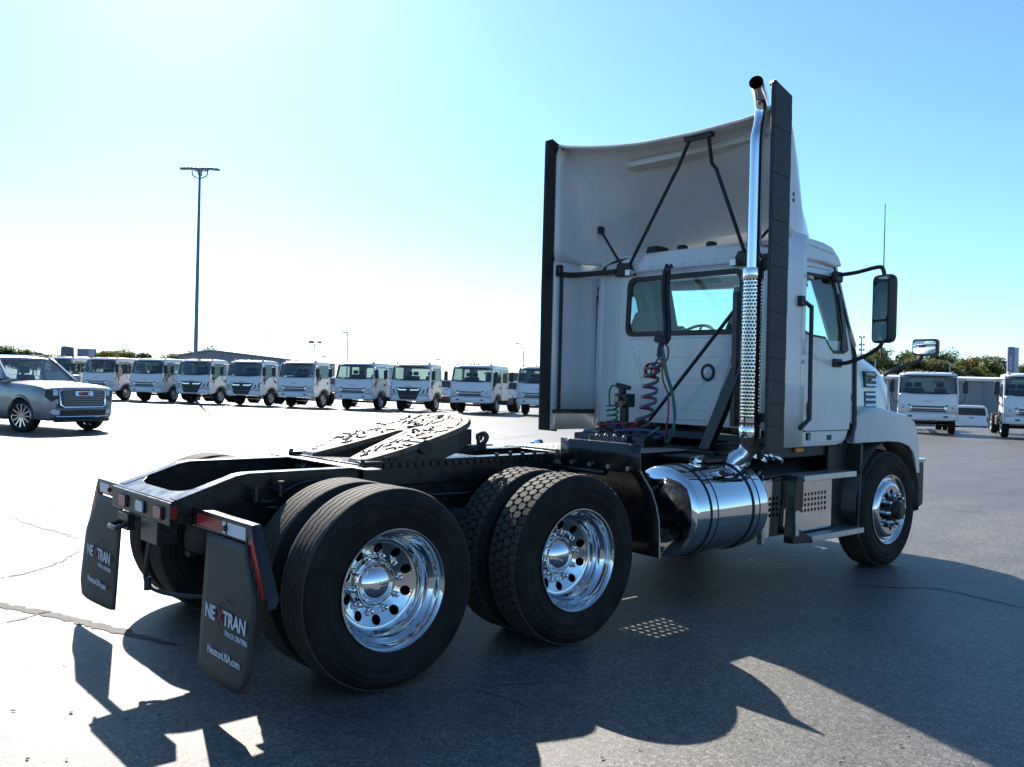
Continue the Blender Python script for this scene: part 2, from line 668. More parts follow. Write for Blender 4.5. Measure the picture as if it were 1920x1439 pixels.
def ribbon(name, pts, w, material, z=0.004, jit=0.25, seed=1):
    """an irregular crack or tar strip lying on the asphalt"""
    rr = random.Random(seed)
    P = spline([(p[0], p[1], 0) for p in pts], 10)
    Q = []
    for i, p in enumerate(P):
        Q.append(p + Vector((rr.gauss(0, w * jit), rr.gauss(0, w * jit), 0)))
    V, F = [], []
    for i, p in enumerate(Q):
        d = (Q[min(i + 1, len(Q) - 1)] - Q[max(i - 1, 0)]).normalized()
        nrm = Vector((-d.y, d.x, 0))
        ww = w * rr.uniform(0.45, 1.0) * 0.5 * min(1, 0.25 + 4 * min(i, len(Q) - 1 - i) / len(Q))
        V += [p + nrm * ww + Vector((0, 0, z)), p - nrm * ww + Vector((0, 0, z))]
    F = [(2 * i, 2 * i + 1, 2 * i + 3, 2 * i + 2) for i in range(len(Q) - 1)]
    mb = MB().add(V, F)
    o = mb.build(name, material, GROUND, merge=False)
    return o


CRACKS = [([(-0.31, 5.76), (0.01, 5.83), (0.45, 6.04), (0.88, 6.13), (1.20, 5.99)], 0.035, M_CRACK),
          ([(-0.26, 5.56), (-0.17, 4.85), (-0.09, 4.43), (-0.04, 3.91)], 0.05, M_CRACK),
          ([(-0.16, 3.43), (-0.38, 3.07), (-0.56, 2.83), (-0.82, 2.63), (-0.97, 2.58)], 0.035, M_CRACK),
          ([(1.41, 8.32), (1.71, 8.60), (2.06, 8.98), (2.50, 9.45)], 0.03, M_CRACK),
          ([(-1.25, 1.24), (-1.12, 1.27), (-1.00, 1.34), (-0.88, 1.35)], 0.02, M_CRACK),
          ([(11.98, 12.73), (13.64, 13.38), (15.56, 14.37)], 0.03, M_CRACK),
          ([(4.18, -1.26), (4.49, -1.64), (4.72, -1.87), (4.67, -2.26), (4.59, -2.68)], 0.02, M_CRACK),
          ([(1.18, 11.48), (2.32, 12.01), (3.84, 12.55)], 0.03, M_CRACK),
          ([(0.35, -1.42), (0.39, -1.66), (0.39, -1.82)], 0.012, M_SCUFF)]
for i, (pp, ww, mm_) in enumerate(CRACKS):
    ribbon('pavement_crack', pp, ww * 1.35, mm_, seed=i + 3)
ribbon('tar_seam', [(-1.27, 2.05), (-1.15, 1.71), (-1.00, 1.40), (-0.85, 1.01), (-0.72, 0.62), (-0.57, 0.18)], 0.11, M_SEAM, 0.004, 0.06, 21)
ribbon('chalk_scuff', [(0.07, -1.26), (0.19, -1.37), (0.39, -1.42), (0.59, -1.52), (0.81, -1.62)], 0.018, M_SCUFF, 0.004, 0.2, 34)

# dry leaf scraps on the asphalt
mb = MB()
for i in range(170):
    if i < 17:
        q = [(-1.00, -0.97), (-1.61, -0.99), (-1.19, -0.34), (-1.53, -0.39), (-1.33, -0.57), (-1.16, -0.80), (-1.17, 0.15), (1.89, -2.08), (0.42, -2.46), (0.23, -2.42), (0.90, -2.69), (1.04, -3.06), (0.99, -3.07), (1.37, -3.15), (-1.03, -0.85), (-1.30, 0.25), (1.52, -3.11)][i]
        c = Vector((q[0], q[1], 0))
        s_ = R.uniform(0.008, 0.017)
    else:
        c = CAM + Vector((R.uniform(-4, 8), R.uniform(-2, 8), 0))
        s_ = R.uniform(0.004, 0.010)
    c.z = 0.004
    a = R.uniform(0, 6.28)
    P = []
    for k in range(5):
        rr_ = s_ * R.uniform(0.6, 1.2) * (1.5 if k in (0, 2) else 0.7)
        P.append((c.x + rr_ * cos(a + k * 1.256), c.y + rr_ * sin(a + k * 1.256), c.z + R.uniform(0, 0.006)))
    P.append((c.x, c.y, c.z + 0.004))
    mb.add(P, [(k, (k + 1) % 5, 5) for k in range(5)])
lf = mb.build('dry_leaf_litter', M_DRY)
lf['kind'] = 'stuff'
lf['label'] = 'scraps of dry leaf scattered over the asphalt'
lf['category'] = 'leaf litter'


# ================================================================== the tractor
TRUCK = thing('semi_truck', 'white day cab semi tractor with chrome stack and bare fifth wheel in the foreground', 'semi truck')

# ---- wheels -------------------------------------------------------
TR = 0.512
WX = [0.0, 1.32, 5.285]


def tyre_mesh(name, tread_y=0.108, wd=0.14):
    prof = [(0.288, 0.100), (0.294, 0.116), (0.32, 0.126), (0.345, 0.128), (0.35, 0.131), (0.38, wd - 0.001), (0.384, wd + 0.002), (0.388, wd), (0.395, wd), (0.398, wd + 0.002), (0.402, wd), (0.425, wd), (0.428, wd + 0.003), (0.434, wd + 0.003), (0.437, wd - 0.001), (0.455, wd - 0.003), (0.458, wd - 0.001), (0.462, wd - 0.006), (0.487, 0.126), (0.497, tread_y + 0.004), (0.500, tread_y - 0.002)]
    full = prof + [(r, -y) for r, y in reversed(prof)]
    full += [(0.283, -0.09), (0.283, 0.09)]
    return MB().lathe(full, lambda a, b, t: (a, t, b), 72, close=True).mesh(name, M_TYRE, 50)


def rib_tread_mesh(ribs=5, amp=0.0035, gap=0.007, half=0.106):
    mb = MB()
    n = 144
    wr = (2 * half - gap * (ribs - 1)) / ribs
    for k in range(ribs):
        y0 = -half + k * (wr + gap)
        y1 = y0 + wr
        a0 = 0 if k == 0 else amp
        a1 = 0 if k == ribs - 1 else amp
        V, F = [], []
        for j in range(n):
            t = 2 * pi * j / n
            wv = (1 if (j // 2) % 2 else -1)
            q0, q1 = y0 + a0 * wv, y1 + a1 * wv
            for r, y in ((0.498, q0), (TR - 0.001, q0 + 0.001), (TR, (q0 + q1) / 2), (TR - 0.001, q1 - 0.001), (0.498, q1)):
                if r > 0.5 and k in (0, ribs - 1) and abs(y) > half - 0.004:
                    r -= 0.004
                V.append((r * cos(t), y, r * sin(t)))
        for j in range(n):
            j2 = (j + 1) % n
            for c in range(4):
                F.append((j * 5 + c, j * 5 + c + 1, j2 * 5 + c + 1, j2 * 5 + c))
        mb.add(V, F)
    # fine sipes across the ribs
    return mb.mesh('rib_tread', M_TREAD, 35)


def hex_tread_mesh():
    mb = MB()
    n = 56
    rows = [(-0.083, 0.044, 0), (-0.0275, 0.053, 1), (0.0275, 0.053, 0), (0.083, 0.044, 1)]
    pitch = 2 * pi / n
    for y, wy, ph in rows:
        for j in range(n):
            t = (j + 0.5 * ph) * pitch
            dt = pitch * 0.90
            hy = wy * 0.5
            if abs(y) > 0.05:
                sgn = 1 if y > 0 else -1
                o_ = y + sgn * (hy + 0.002)
                i_ = y - sgn * hy
                hexa = [(-0.5, o_), (0.5, o_), (0.5, y - sgn * hy * 0.2), (0.26, i_), (-0.26, i_), (-0.5, y - sgn * hy * 0.2)]
                hexa = [(u * dt, v) for u, v in hexa]
            else:
                hexa = [(-0.54 * dt, y), (-0.27 * dt, y + hy), (0.27 * dt, y + hy), (0.54 * dt, y), (0.27 * dt, y - hy), (-0.27 * dt, y - hy)]
            base = [((0.497) * cos(t + u), v, 0.497 * sin(t + u)) for u, v in hexa]
            top = []
            for u, v in hexa:
                vv = y + (v - y) * 0.93
                r = TR - (0.003 if abs(vv) > 0.095 else 0)
                top.append((r * cos(t + u * 0.94), vv, r * sin(t + u * 0.94)))
            k = 6
            mb.add(base + top, [tuple(range(6, 12))] + [(i, (i + 1) % 6, 6 + (i + 1) % 6, 6 + i) for i in range(6)])
    return mb.mesh('block_tread', M_TREAD, 30, merge=False)


def hole_disc(mb, rin, rout, yf, holes, rh, th, n=60, slope=0.0):
    """annulus with round hand holes; yf(r) gives depth"""
    outer = circ(0, 0, rout, n)
    hs = [circ(0, 0, rin, 40)]
    ctr = (rin + rout) * 0.52 if not slope else 0.186
    for i in range(holes):
        a = 2 * pi * (i + 0.5) / holes
        hs.append(circ(ctr * cos(a), ctr * sin(a), rh, 14))
    mb.panel(outer, hs, lambda u, v, w_: (u, yf + w_ + slope * (rout - sqrt(u * u + v * v)), v), th)


def dual_rim_mesh():
    """deep dished polished outer wheel, outer flange at local y=0, +y runs inwards"""
    mb = MB()
    prof = [(0.285, 0.022), (0.298, 0.012), (0.308, 0.004), (0.311, -0.002), (0.309, -0.006), (0.303, -0.006), (0.295, 0.000), (0.289, 0.012), (0.284, 0.026),
            (0.281, 0.048), (0.278, 0.053), (0.264, 0.066), (0.260, 0.071), (0.256, 0.098), (0.252, 0.104), (0.246, 0.112), (0.243, 0.120), (0.240, 0.134), (0.234, 0.145), (0.226, 0.150), (0.2165, 0.151)]
    mb.lathe(prof, lambda a, b, t: (a, t, b), 96)
    hole_disc(mb, 0.10, 0.217, 0.151, 10, 0.026, 0.02, slope=0.46)
    return mb.mesh('rim', M_ALU, 28)


def steer_rim_mesh():
    mb = MB()
    prof = [(0.285, 0.03), (0.298, 0.012), (0.308, 0.004), (0.311, -0.002), (0.309, -0.006), (0.303, -0.006), (0.295, 0.000), (0.285, 0.016), (0.276, 0.022),
            (0.262, 0.018), (0.25, 0.002), (0.23, -0.012), (0.215, -0.016)]
    mb.lathe(prof, lambda a, b, t: (a, t, b), 96)
    hole_disc(mb, 0.09, 0.2155, -0.016, 10, 0.026, 0.02)
    return mb.mesh('rim', M_ALU, 28)


def hub_cap_mesh():
    mb = MB()
    prof = [(0.120, 0.20), (0.121, 0.178), (0.118, 0.172), (0.113, 0.170), (0.110, 0.165), (0.108, 0.158)]
    for k in range(1, 15):
        a = radians(62 * (1 - k / 14))
        prof.append((max(0.0005, 0.119 * sin(a)), 0.158 - 0.119 * (cos(a) - cos(radians(62))) * 0.72))
    mb.lathe(prof, lambda a, b, t: (a, t, b), 56)
    return mb.mesh('hub_cap', M_CHROME, 40)


def steer_hub_mesh():
    mb = MB()
    prof = [(0.105, -0.016), (0.104, -0.05), (0.098, -0.055), (0.082, -0.058), (0.080, -0.10), (0.074, -0.108), (0.06, -0.11), (0.058, -0.122), (0.0005, -0.124)]
    mb.lathe(prof, lambda a, b, t: (a, t, b), 40)
    return mb.mesh('hub', M_BLACK, 40)


def nut_mesh(L=0.05, k=1.0):
    mb = MB()
    prof = [(0.0225, 0.0), (0.0225, -0.008), (0.0175, -0.01), (0.0175, -L + 0.01), (0.012, -L + 0.002), (0.0005, -L)]
    mb.lathe(prof, lambda a, b, t: (a, t, b), 10)
    mb.v = [(x * k, y, z * k) for x, y, z in mb.v]
    return mb.mesh('lug_nut', M_ALU, 30)


ME_TYRE = tyre_mesh('tyre')
ME_RIB = rib_tread_mesh(5)
ME_HEX = hex_tread_mesh()
ME_DRIM = dual_rim_mesh()
ME_SRIM = steer_rim_mesh()
ME_HUB = hub_cap_mesh()
ME_SHUB = steer_hub_mesh()
ME_NUT = nut_mesh(0.034, 0.8)
ME_NUT2 = nut_mesh(0.066)
ME_DRUM = MB().lathe([(0.10, -0.02), (0.235, 0.0), (0.24, 0.02), (0.24, 0.2), (0.1, 0.21)], lambda a, b, t: (a, t, b), 40).mesh('brake_drum', M_FRAME, 30)


def wheel(name, x, y, side, tread, steer=False, outer=True):
    """side -1: the kerb side (outer face to -y)"""
    p = part(name, TRUCK, (x, y, TR - 0.006), (R.uniform(0, 0), 0, 0 if side < 0 else pi))
    ty = 0.128
    t = link('tyre', ME_TYRE, p, loc=(0, ty, 0))
    t2 = link('tread', tread, p, loc=(0, ty, 0))
    t2['kind'] = 'stuff'
    if outer:
        link('rim', ME_SRIM if steer else ME_DRIM, p)
        link('hub' if steer else 'hub_cap', ME_SHUB if steer else ME_HUB, p)
        for i in range(10):
            a = 2 * pi * i / 10 + 0.1
            rr_ = 0.1425
            link('lug_nut', ME_NUT2 if steer else ME_NUT, p, loc=(rr_ * cos(a), -0.017 if steer else 0.180, rr_ * sin(a)))
        link('brake_drum', ME_DRUM, p, loc=(0, 0.262 if not steer else 0.03, 0))
    return p


for sgn in (-1, 1):
    for x, tr in ((0.0, ME_RIB), (1.32, ME_HEX)):
        wheel('drive_wheel', x, sgn * 1.20, sgn, tr)
        wheel('inner_wheel', x, sgn * 0.862, sgn, tr, outer=False)
    wheel('steer_wheel', 5.285, sgn * 1.185, sgn, ME_RIB, steer=True)

# ---- axles, suspension ---------------------------------------------
for x in (0.0, 1.32):
    mb = MB()
    mb.tube([(x, -0.95, 0.505), (x, 0.95, 0.505)], 0.075, 12)
    mb.lathe([(0.02, -0.24), (0.14, -0.22), (0.21, -0.1), (0.23, 0.0), (0.21, 0.1), (0.14, 0.22), (0.02, 0.24)], lambda a, b, t, x=x: (x + a, t, 0.505 + b), 20)
    mb.cyl((x, 0, 0.52), (x + (0.34 if x > 1 else 0.36), 0, 0.58), 0.13, 0.09)
    mb.build('drive_axle', M_FRAME, TRUCK, 40)
    for s in (-1, 1):
        mb = MB().lathe([(0.01, -0.14), (0.11, -0.14), (0.125, -0.1), (0.125, -0.03), (0.115, 0.0), (0.125, 0.03), (0.125, 0.1), (0.11, 0.14), (0.01, 0.14)], lambda a, b, t, x=x, s=s: (x - 0.30 + a, s * 0.43 + b, 0.62 + t), 20)
        mb.build('air_spring', M_RUBBERTRIM, TRUCK, 40)
        mb = MB().beam((x - 0.42, s * 0.43, 0.47), (x + 0.50, s * 0.43, 0.60), 0.10, 0.035)
        mb.build('trailing_arm', M_FRAME, TRUCK, bevel=0.006)
        mb = MB()
        mb.cyl((x - 0.12, s * 0.53, 0.42), (x - 0.22, s * 0.51, 0.68), 0.035, n=10)
        mb.cyl((x - 0.22, s * 0.51, 0.68), (x - 0.27, s * 0.50, 0.86), 0.028, n=10)
        mb.build('shock_absorber', M_FRAME, TRUCK, 40)
        mb = MB().cyl((x + 0.22, s * 0.56, 0.56), (x + 0.22, s * 0.56, 0.80), 0.085, n=14)
        mb.build('brake_chamber', M_FRAME, TRUCK, 40)
mb = MB().tube([(5.285, -0.98, 0.47), (5.285, -0.6, 0.42), (5.285, 0.6, 0.42), (5.285, 0.98, 0.47)], 0.06, 8)
mb.build('front_axle', M_FRAME, TRUCK, 40)
mb = MB().cyl((1.7, 0, 0.62), (4.2, 0, 0.80), 0.05, n=12)
mb.build('drive_shaft', M_FRAME, TRUCK, 40)
# engine and gearbox mass under the cab
mb = MB()
mb.b2(4.35, 5.9, -0.36, 0.36, 0.62, 1.30)
mb.b2(3.75, 4.35, -0.26, 0.26, 0.62, 1.05)
mb.build('engine', M_FRAME, TRUCK, bevel=0.05)

# ---- frame ----------------------------------------------------------
for s in (-1, 1):
    prof = [(-0.84, 0.905), (-0.82, 0.915), (-0.50, 1.022), (-0.44, 1.032), (6.0, 1.032), (6.0, 0.765), (-0.44, 0.765), (-0.80, 0.80), (-0.84, 0.81)]
    yo = s * 0.435
    mb = MB()
    mb.prism([(x, yo, z) for x, z in prof], (0, -s * 0.010, 0))
    for a, b in zip(prof[1:4], prof[2:5]):     # upper flange
        mb.prism([(a[0], yo, a[1]), (b[0], yo, b[1]), (b[0], yo, b[1] + 0.011), (a[0], yo, a[1] + 0.011)], (0, -s * 0.085, 0))
    mb.b2(-0.44, 6.0, yo, yo - s * 0.085, 0.753, 0.765)
    mb.build('frame_rail', M_FRAME, TRUCK, bevel=0.003)
mb = MB()
for x in (0.66, 2.15, 3.3, 4.2):
    mb.b2(x - 0.05, x + 0.05, -0.424, 0.424, 0.80, 1.00)
mb.build('crossmember', M_FRAME, TRUCK, bevel=0.004)

# end crossmember with its gusset plate
mb = MB()
mb.b2(-0.855, -0.843, -0.445, 0.445, 0.795, 0.912)
mb.build('end_crossmember', M_FRAME, TRUCK, bevel=0.004)
u = [(-0.842, -0.424), (-0.842, 0.424), (-0.50, 0.424), (-0.50, 0.405), (-0.60, 0.388), (-0.69, 0.345), (-0.735, 0.28), (-0.755, 0.19), (-0.755, -0.19), (-0.735, -0.28), (-0.69, -0.345), (-0.60, -0.388), (-0.50, -0.405), (-0.50, -0.424)]
mb = MB().panel(u, [], lambda a, b, w_: (a, b, 0.916 + (a + 0.842) * 0.325 - w_), 0.012)
mb.build('gusset_plate', M_FRAME, TRUCK, bevel=0.003)
for y, mt, nm in ((0.235, M_LENSR, 'tail_light'), (-0.035, M_LENSW, 'reverse_light'), (-0.30, M_LENSR, 'tail_light')):
    fr = MB().panel(rrect(y - 0.062, y + 0.062, 0.815, 0.885, 0.018), [], lambda a, b, w_: (-0.856 - w_, a, b), 0.006).build('light_bezel', M_BLACK, TRUCK, bevel=0.003)
    MB().panel(rrect(y - 0.052, y + 0.052, 0.822, 0.879, 0.016), [], lambda a, b, w_: (-0.862 - w_, a, b), 0.008).build(nm, mt, fr, bevel=0.006)
for s in (-1, 1):
    MB().panel(rrect(0.835, 0.895, -0.052, -0.018, 0.010), [], lambda a, b, w_, s=s: (-0.80 + b, s * 0.436 + s * w_, a - 0.002), 0.012).build('side_marker', M_LENSR, TRUCK, bevel=0.004)
mb = MB()
mb.b2(-0.84, -0.72, 0.06, 0.30, 0.755, 0.775)
mb.b2(-0.88, -0.84, 0.10, 0.26, 0.70, 0.79)
mb.tube([(-0.86, 0.12, 0.74), (-0.93, 0.12, 0.715), (-0.93, 0.24, 0.715), (-0.86, 0.24, 0.74)], 0.014, 8)
mb.b2(-0.85, -0.74, -0.26, -0.02, 0.67, 0.79)
mb.build('tow_bracket', M_FRAME, TRUCK, bevel=0.004)
mb = MB()
mb.tube(spline([(-0.80, -0.05, 0.72), (-0.83, -0.06, 0.55), (-0.81, -0.05, 0.42), (-0.70, -0.2, 0.38), (-0.5, -0.5, 0.40)], 5), 0.012, 6)
mb.cyl((-0.82, -0.06, 0.40), (-0.82, -0.06, 0.47), 0.02, n=8)
mb.build('drain_hose', M_BLACK, TRUCK, 40)
# brake pipes and valves on the outside of the kerb side rail
mb = MB()
for x0, zz in ((-0.42, 0.93), (-0.28, 0.95)):
    mb.cyl((x0, -0.436, zz), (x0, -0.50, zz), 0.022, n=8)
    mb.cyl((x0, -0.50, zz - 0.03), (x0, -0.50, zz + 0.05), 0.018, n=8)
mb.tube(spline([(-0.42, -0.48, 0.90), (-0.35, -0.49, 0.885), (-0.28, -0.48, 0.90)], 5), 0.016, 6)
mb.tube(spline([(-0.28, -0.5, 0.93), (-0.1, -0.46, 0.98), (0.2, -0.45, 0.97), (0.6, -0.45, 0.93), (1.6, -0.45, 0.95)], 5), 0.012, 6)
mb.tube(spline([(-0.42, -0.5, 0.92), (-0.3, -0.47, 0.85), (0.2, -0.45, 0.86), (1.2, -0.45, 0.84)], 5), 0.012, 6)
mb.build('brake_valve', M_FRAME, TRUCK, 40)

# ---- mud flaps --------------------------------------------------------
ME_T1 = text_mesh('NE', 0.094, M_PRINTW, 0.0006, 0.08, 0.0022, 0.95)
ME_T2 = text_mesh('TRAN', 0.094, M_PRINTW, 0.0006, 0.08, 0.0022, 0.95)
ME_TX = text_mesh('X', 0.112, M_PRINTR, 0.0006, 0.10, 0.0018)
ME_T3 = text_mesh('TRUCK CENTERS', 0.032, M_PRINTW, 0.0006, 0.08, 0.0006, 0.96)
ME_T4 = text_mesh('NextranUSA.com', 0.053, M_PRINTW, 0.0006, 0.0, 0.0008, 0.92)
mb = MB()
for a0, a1 in ((20, 178), (200, 340)):
    n = 20
    V = []
    for i in range(n + 1):
        a = radians(a0 + (a1 - a0) * i / n)
        tw = 0.0045 * sin(pi * i / n)
        for q in (-tw, tw):
            V.append(((0.085 + q) * cos(a) * 1.15, (0.078 + q) * sin(a), 0))
    mb.add(V, [(2 * i, 2 * i + 1, 2 * i + 3, 2 * i + 2) for i in range(n)])
ME_ARC = mb.mesh('print_arc', M_PRINTR)
rot_flap = Matrix(((0, 0, -1), (-1, 0, 0), (0, 1, 0))).to_4x4()   # text x -> -y, text y -> z, normal -> -x


def put_text(me, par, y, z, x, name='lettering'):
    o = link(name, me, par)
    o.matrix_local = Matrix.Translation((x, y, z)) @ rot_flap
    return o


for s in (-1, 1):
    XF = -0.735
    yi, yo = (0.60 * s, 1.215 * s) if s > 0 else (-0.655, -1.25)
    # bracket: a top bar and a splayed outer leg, folded from plate
    mb = MB()
    mb.prism([(XF, s * 0.44, 0.795), (XF, s * 0.44, 0.875), (XF, s * 1.085, 0.875), (XF, s * 1.085, 0.795)], (0.012, 0, 0))
    mb.prism([(XF, s * 0.44, 0.875), (XF, s * 1.10, 0.875), (XF + 0.05, s * 1.10, 0.875), (XF + 0.05, s * 0.44, 0.875)], (0, 0, 0.008))
    mb.prism([(XF, s * 1.085, 0.882), (XF, s * 1.11, 0.880), (XF, s * 1.285, 0.57), (XF, s * 1.27, 0.53), (XF, s * 1.225, 0.57), (XF, s * 1.07, 0.795)], (0.010, 0, 0))
    mb.prism([(XF, s * 1.11, 0.882), (XF, s * 1.287, 0.57), (XF, s * 1.272, 0.525), (XF + 0.05, s * 1.272, 0.525), (XF + 0.06, s * 1.287, 0.57), (XF + 0.05, s * 1.11, 0.882)], (0, s * -0.006, 0))
    br = mb.build('flap_bracket', M_FRAME, TRUCK, bevel=0.002)
    stripes = ((0.50, 0.80, M_RED), (0.805, 0.84, M_WREF), (0.865, 1.06, M_WREF)) if s < 0 else ((0.54, 0.71, M_WREF), (0.715, 0.88, M_RED), (0.885, 1.05, M_WREF))
    for a, b, mt in stripes:
        MB().b2(XF - 0.003, XF - 0.0005, s * a, s * b, 0.806, 0.864).build('reflective_strip', mt, br)
    MB().cyl((XF - 0.018, s * 0.852, 0.835), (XF, s * 0.852, 0.835), 0.014, n=8).build('bolt', M_FRAME, br, 40)
    MB().prism([(XF - 0.003, s * 1.092, 0.80), (XF - 0.003, s * 1.130, 0.83), (XF - 0.003, s * 1.272, 0.575), (XF - 0.003, s * 1.236, 0.575)], (0.0025, 0, 0)).build('reflective_strip', M_RED, br)
    # the flap: a hanging rubber sheet, slightly curled
    rows = []
    nz, ny = 16, 12
    for i in range(nz + 1):
        v = i / nz
        row = []
        for j in range(ny + 1):
            q = j / ny
            y = yi + (yo - yi) * q
            if v < 0.42:
                y = yi + (yo - yi) * q * (1 - 0.24 * sstep(0.42, 0.0, v))
            if v > 0.86:
                y = yi + (yo - yi) * (q * (1 - 0.10 * (v - 0.86) / 0.14))
            z = 0.79 - 0.655 * v
            if v > 0.9:
                z += 0.012 * abs(2 * q - 1) ** 6
            x = XF - 0.008 - 0.045 * v - 0.012 * sin(pi * q) * v + 0.012 * sin(3.1 * q + 1.5) * v
            row.append((x, y, z))
        rows.append(row)
    fl = MB().grid(rows).build('mud_flap', M_FLAP, TRUCK, 60, solid=0.010)
    cy = (yi + yo) / 2
    xx = XF - 0.038
    for me, dy, z, nm in ((ME_T1, 0.150, 0.405, 'lettering'), (ME_TX, 0.042, 0.398, 'emblem'), (ME_T2, -0.118, 0.405, 'lettering'), (ME_T3, -0.145, 0.362, 'lettering'), (ME_T4, -0.04, 0.250, 'lettering'), (ME_ARC, 0.0, 0.44, 'emblem')):
        v = (0.79 - z) / 0.655
        o = put_text(me, fl, cy + dy, z, XF - 0.0155 - 0.045 * v - 0.012 * v - 0.004, nm)
        o.rotation_euler.y += 0.0

# ---- fifth wheel ------------------------------------------------------
FW = Vector((0.70, 0, 1.185))
SL = radians(15.5)


def fwp(u_, v_, w_=0.0):
    """u forward, v left, w up, in the tilted plane of the plate"""
    return (FW.x + u_ * cos(SL) - w_ * sin(SL), v_, FW.z + u_ * sin(SL) + w_ * cos(SL))


plate = []
for i in range(13):                              # rounded front edge
    a = radians(180 * i / 12)
    plate.append((0.16 + 0.42 * sin(a) ** 0.8, 0.46 * cos(a)))
right = [(0.0, -0.465), (-0.18, -0.45), (-0.36, -0.40), (-0.40, -0.37), (-0.40, -0.21), (-0.36, -0.19), (-0.22, -0.135), (0.05, -0.05), (0.13, -0.035)]
plate += right + [(0.155, 0.0)] + [(a, -b) for a, b in reversed(right)]
mb = MB().panel(plate, [], lambda a, b, w_: fwp(a, b, -w_), 0.035)
fwt = mb.build('fifth_wheel_plate', M_GREASE, TRUCK, bevel=0.006)
# underside skirt
mb = MB()
for s in (-1, 1):
    pts = [(-0.36, s * 0.385), (-0.15, s * 0.44), (0.1, s * 0.448), (0.28, s * 0.42), (0.43, s * 0.33), (0.53, s * 0.16)]
    for a, b in zip(pts, pts[1:]):
        d0 = 0.055 + 0.10 * sstep(-0.4, 0.1, a[0])
        d1 = 0.055 + 0.10 * sstep(-0.4, 0.1, b[0])
        mb.prism([fwp(*a, -0.034), fwp(*b, -0.034), fwp(*b, -d1), fwp(*a, -d0)], (0, -s * 0.02, 0))
    mb.prism([fwp(-0.40, s * 0.37, -0.03), fwp(-0.40, s * 0.21, -0.03), fwp(-0.47, s * 0.22, -0.075), fwp(-0.47, s * 0.36, -0.075)], (0.01, 0, -0.03))
    mb.prism([fwp(-0.36, s * 0.19, -0.034), fwp(0.1, s * 0.045, -0.034), fwp(0.1, s * 0.045, -0.11), fwp(-0.36, s * 0.19, -0.07)], (0, s * 0.018, 0))
mb.build('plate_skirt', M_GREASED, TRUCK, bevel=0.004)
for s in (-1, 1):
    MB().prism([fwp(-0.395, s * 0.365, 0.003), fwp(-0.395, s * 0.215, 0.003), fwp(-0.49, s * 0.225, -0.068), fwp(-0.49, s * 0.355, -0.068)], (0.0, 0, -0.012)).build('ramp_tip', M_STEEL, TRUCK, bevel=0.004)
# worked lumps and ridges of grease on the plate
mb = MB()
rg = random.Random(11)


def on_plate(a, b):
    if abs(b) > 0.42 or a > 0.50:
        return False
    if a > 0.2 and (a - 0.16) ** 2 / 0.38 ** 2 + b * b / 0.42 ** 2 > 1:
        return False
    if a < 0.16 and abs(b) < 0.07 + (0.13 - a) * 0.34:
        return False
    return a > -0.36 and abs(b) < 0.42 - max(0, -a - 0.2) * 0.35


for i in range(130):
    a, b = rg.uniform(-0.36, 0.5), rg.uniform(-0.42, 0.42)
    if not on_plate(a, b):
        continue
    th = rg.uniform(-0.7, 0.7) + (0.0 if rg.random() < 0.6 else 1.5)
    L = rg.uniform(0.03, 0.11)
    P = []
    for k in range(7):
        aa = a + cos(th) * L * (k / 6 - 0.5)
        bb = b + sin(th) * L * (k / 6 - 0.5)
        th += rg.uniform(-0.5, 0.5)
        if on_plate(aa, bb):
            P.append(fwp(aa, bb, rg.uniform(0.000, 0.004)))
    if len(P) > 3:
        mb.tube(P, [rg.uniform(0.0035, 0.009) for _ in P], 5)
for i in range(26):
    a, b = rg.uniform(-0.32, 0.46), rg.uniform(-0.40, 0.40)
    if on_plate(a, b):
        c = Vector(fwp(a, b, 0.004))
        r = rg.uniform(0.006, 0.014)
        mb.tube([c + Vector((0, 0, -0.008)), c + Vector((0.004, 0, 0.003)), c + Vector((0.008, 0.004, r))], [r, r * 0.9, r * 0.3], 6)
o = mb.build('grease_ridges', M_GREASED, fwt, 50)
o['kind'] = 'stuff'
mb = MB()
for i in range(34):
    a, b = rg.uniform(-0.33, 0.46), rg.uniform(-0.38, 0.38)
    if on_plate(a, b):
        rr_ = rg.uniform(0.025, 0.06)
        k0 = rg.uniform(0, 6)
        P = [fwp(a + rr_ * 1.3 * cos(k) * rg.uniform(0.6, 1.1), b + rr_ * sin(k) * rg.uniform(0.6, 1.1), 0.0015) for k in [k0 + 2 * pi * q / 9 for q in range(9)]]
        P = [p for p in P]
        mb.add(P + [fwp(a, b, rg.uniform(0.004, 0.009))], [(q, (q + 1) % 9, 9) for q in range(9)])
o = mb.build('grease_smears', M_GREASE, fwt, 60)
o['kind'] = 'stuff'
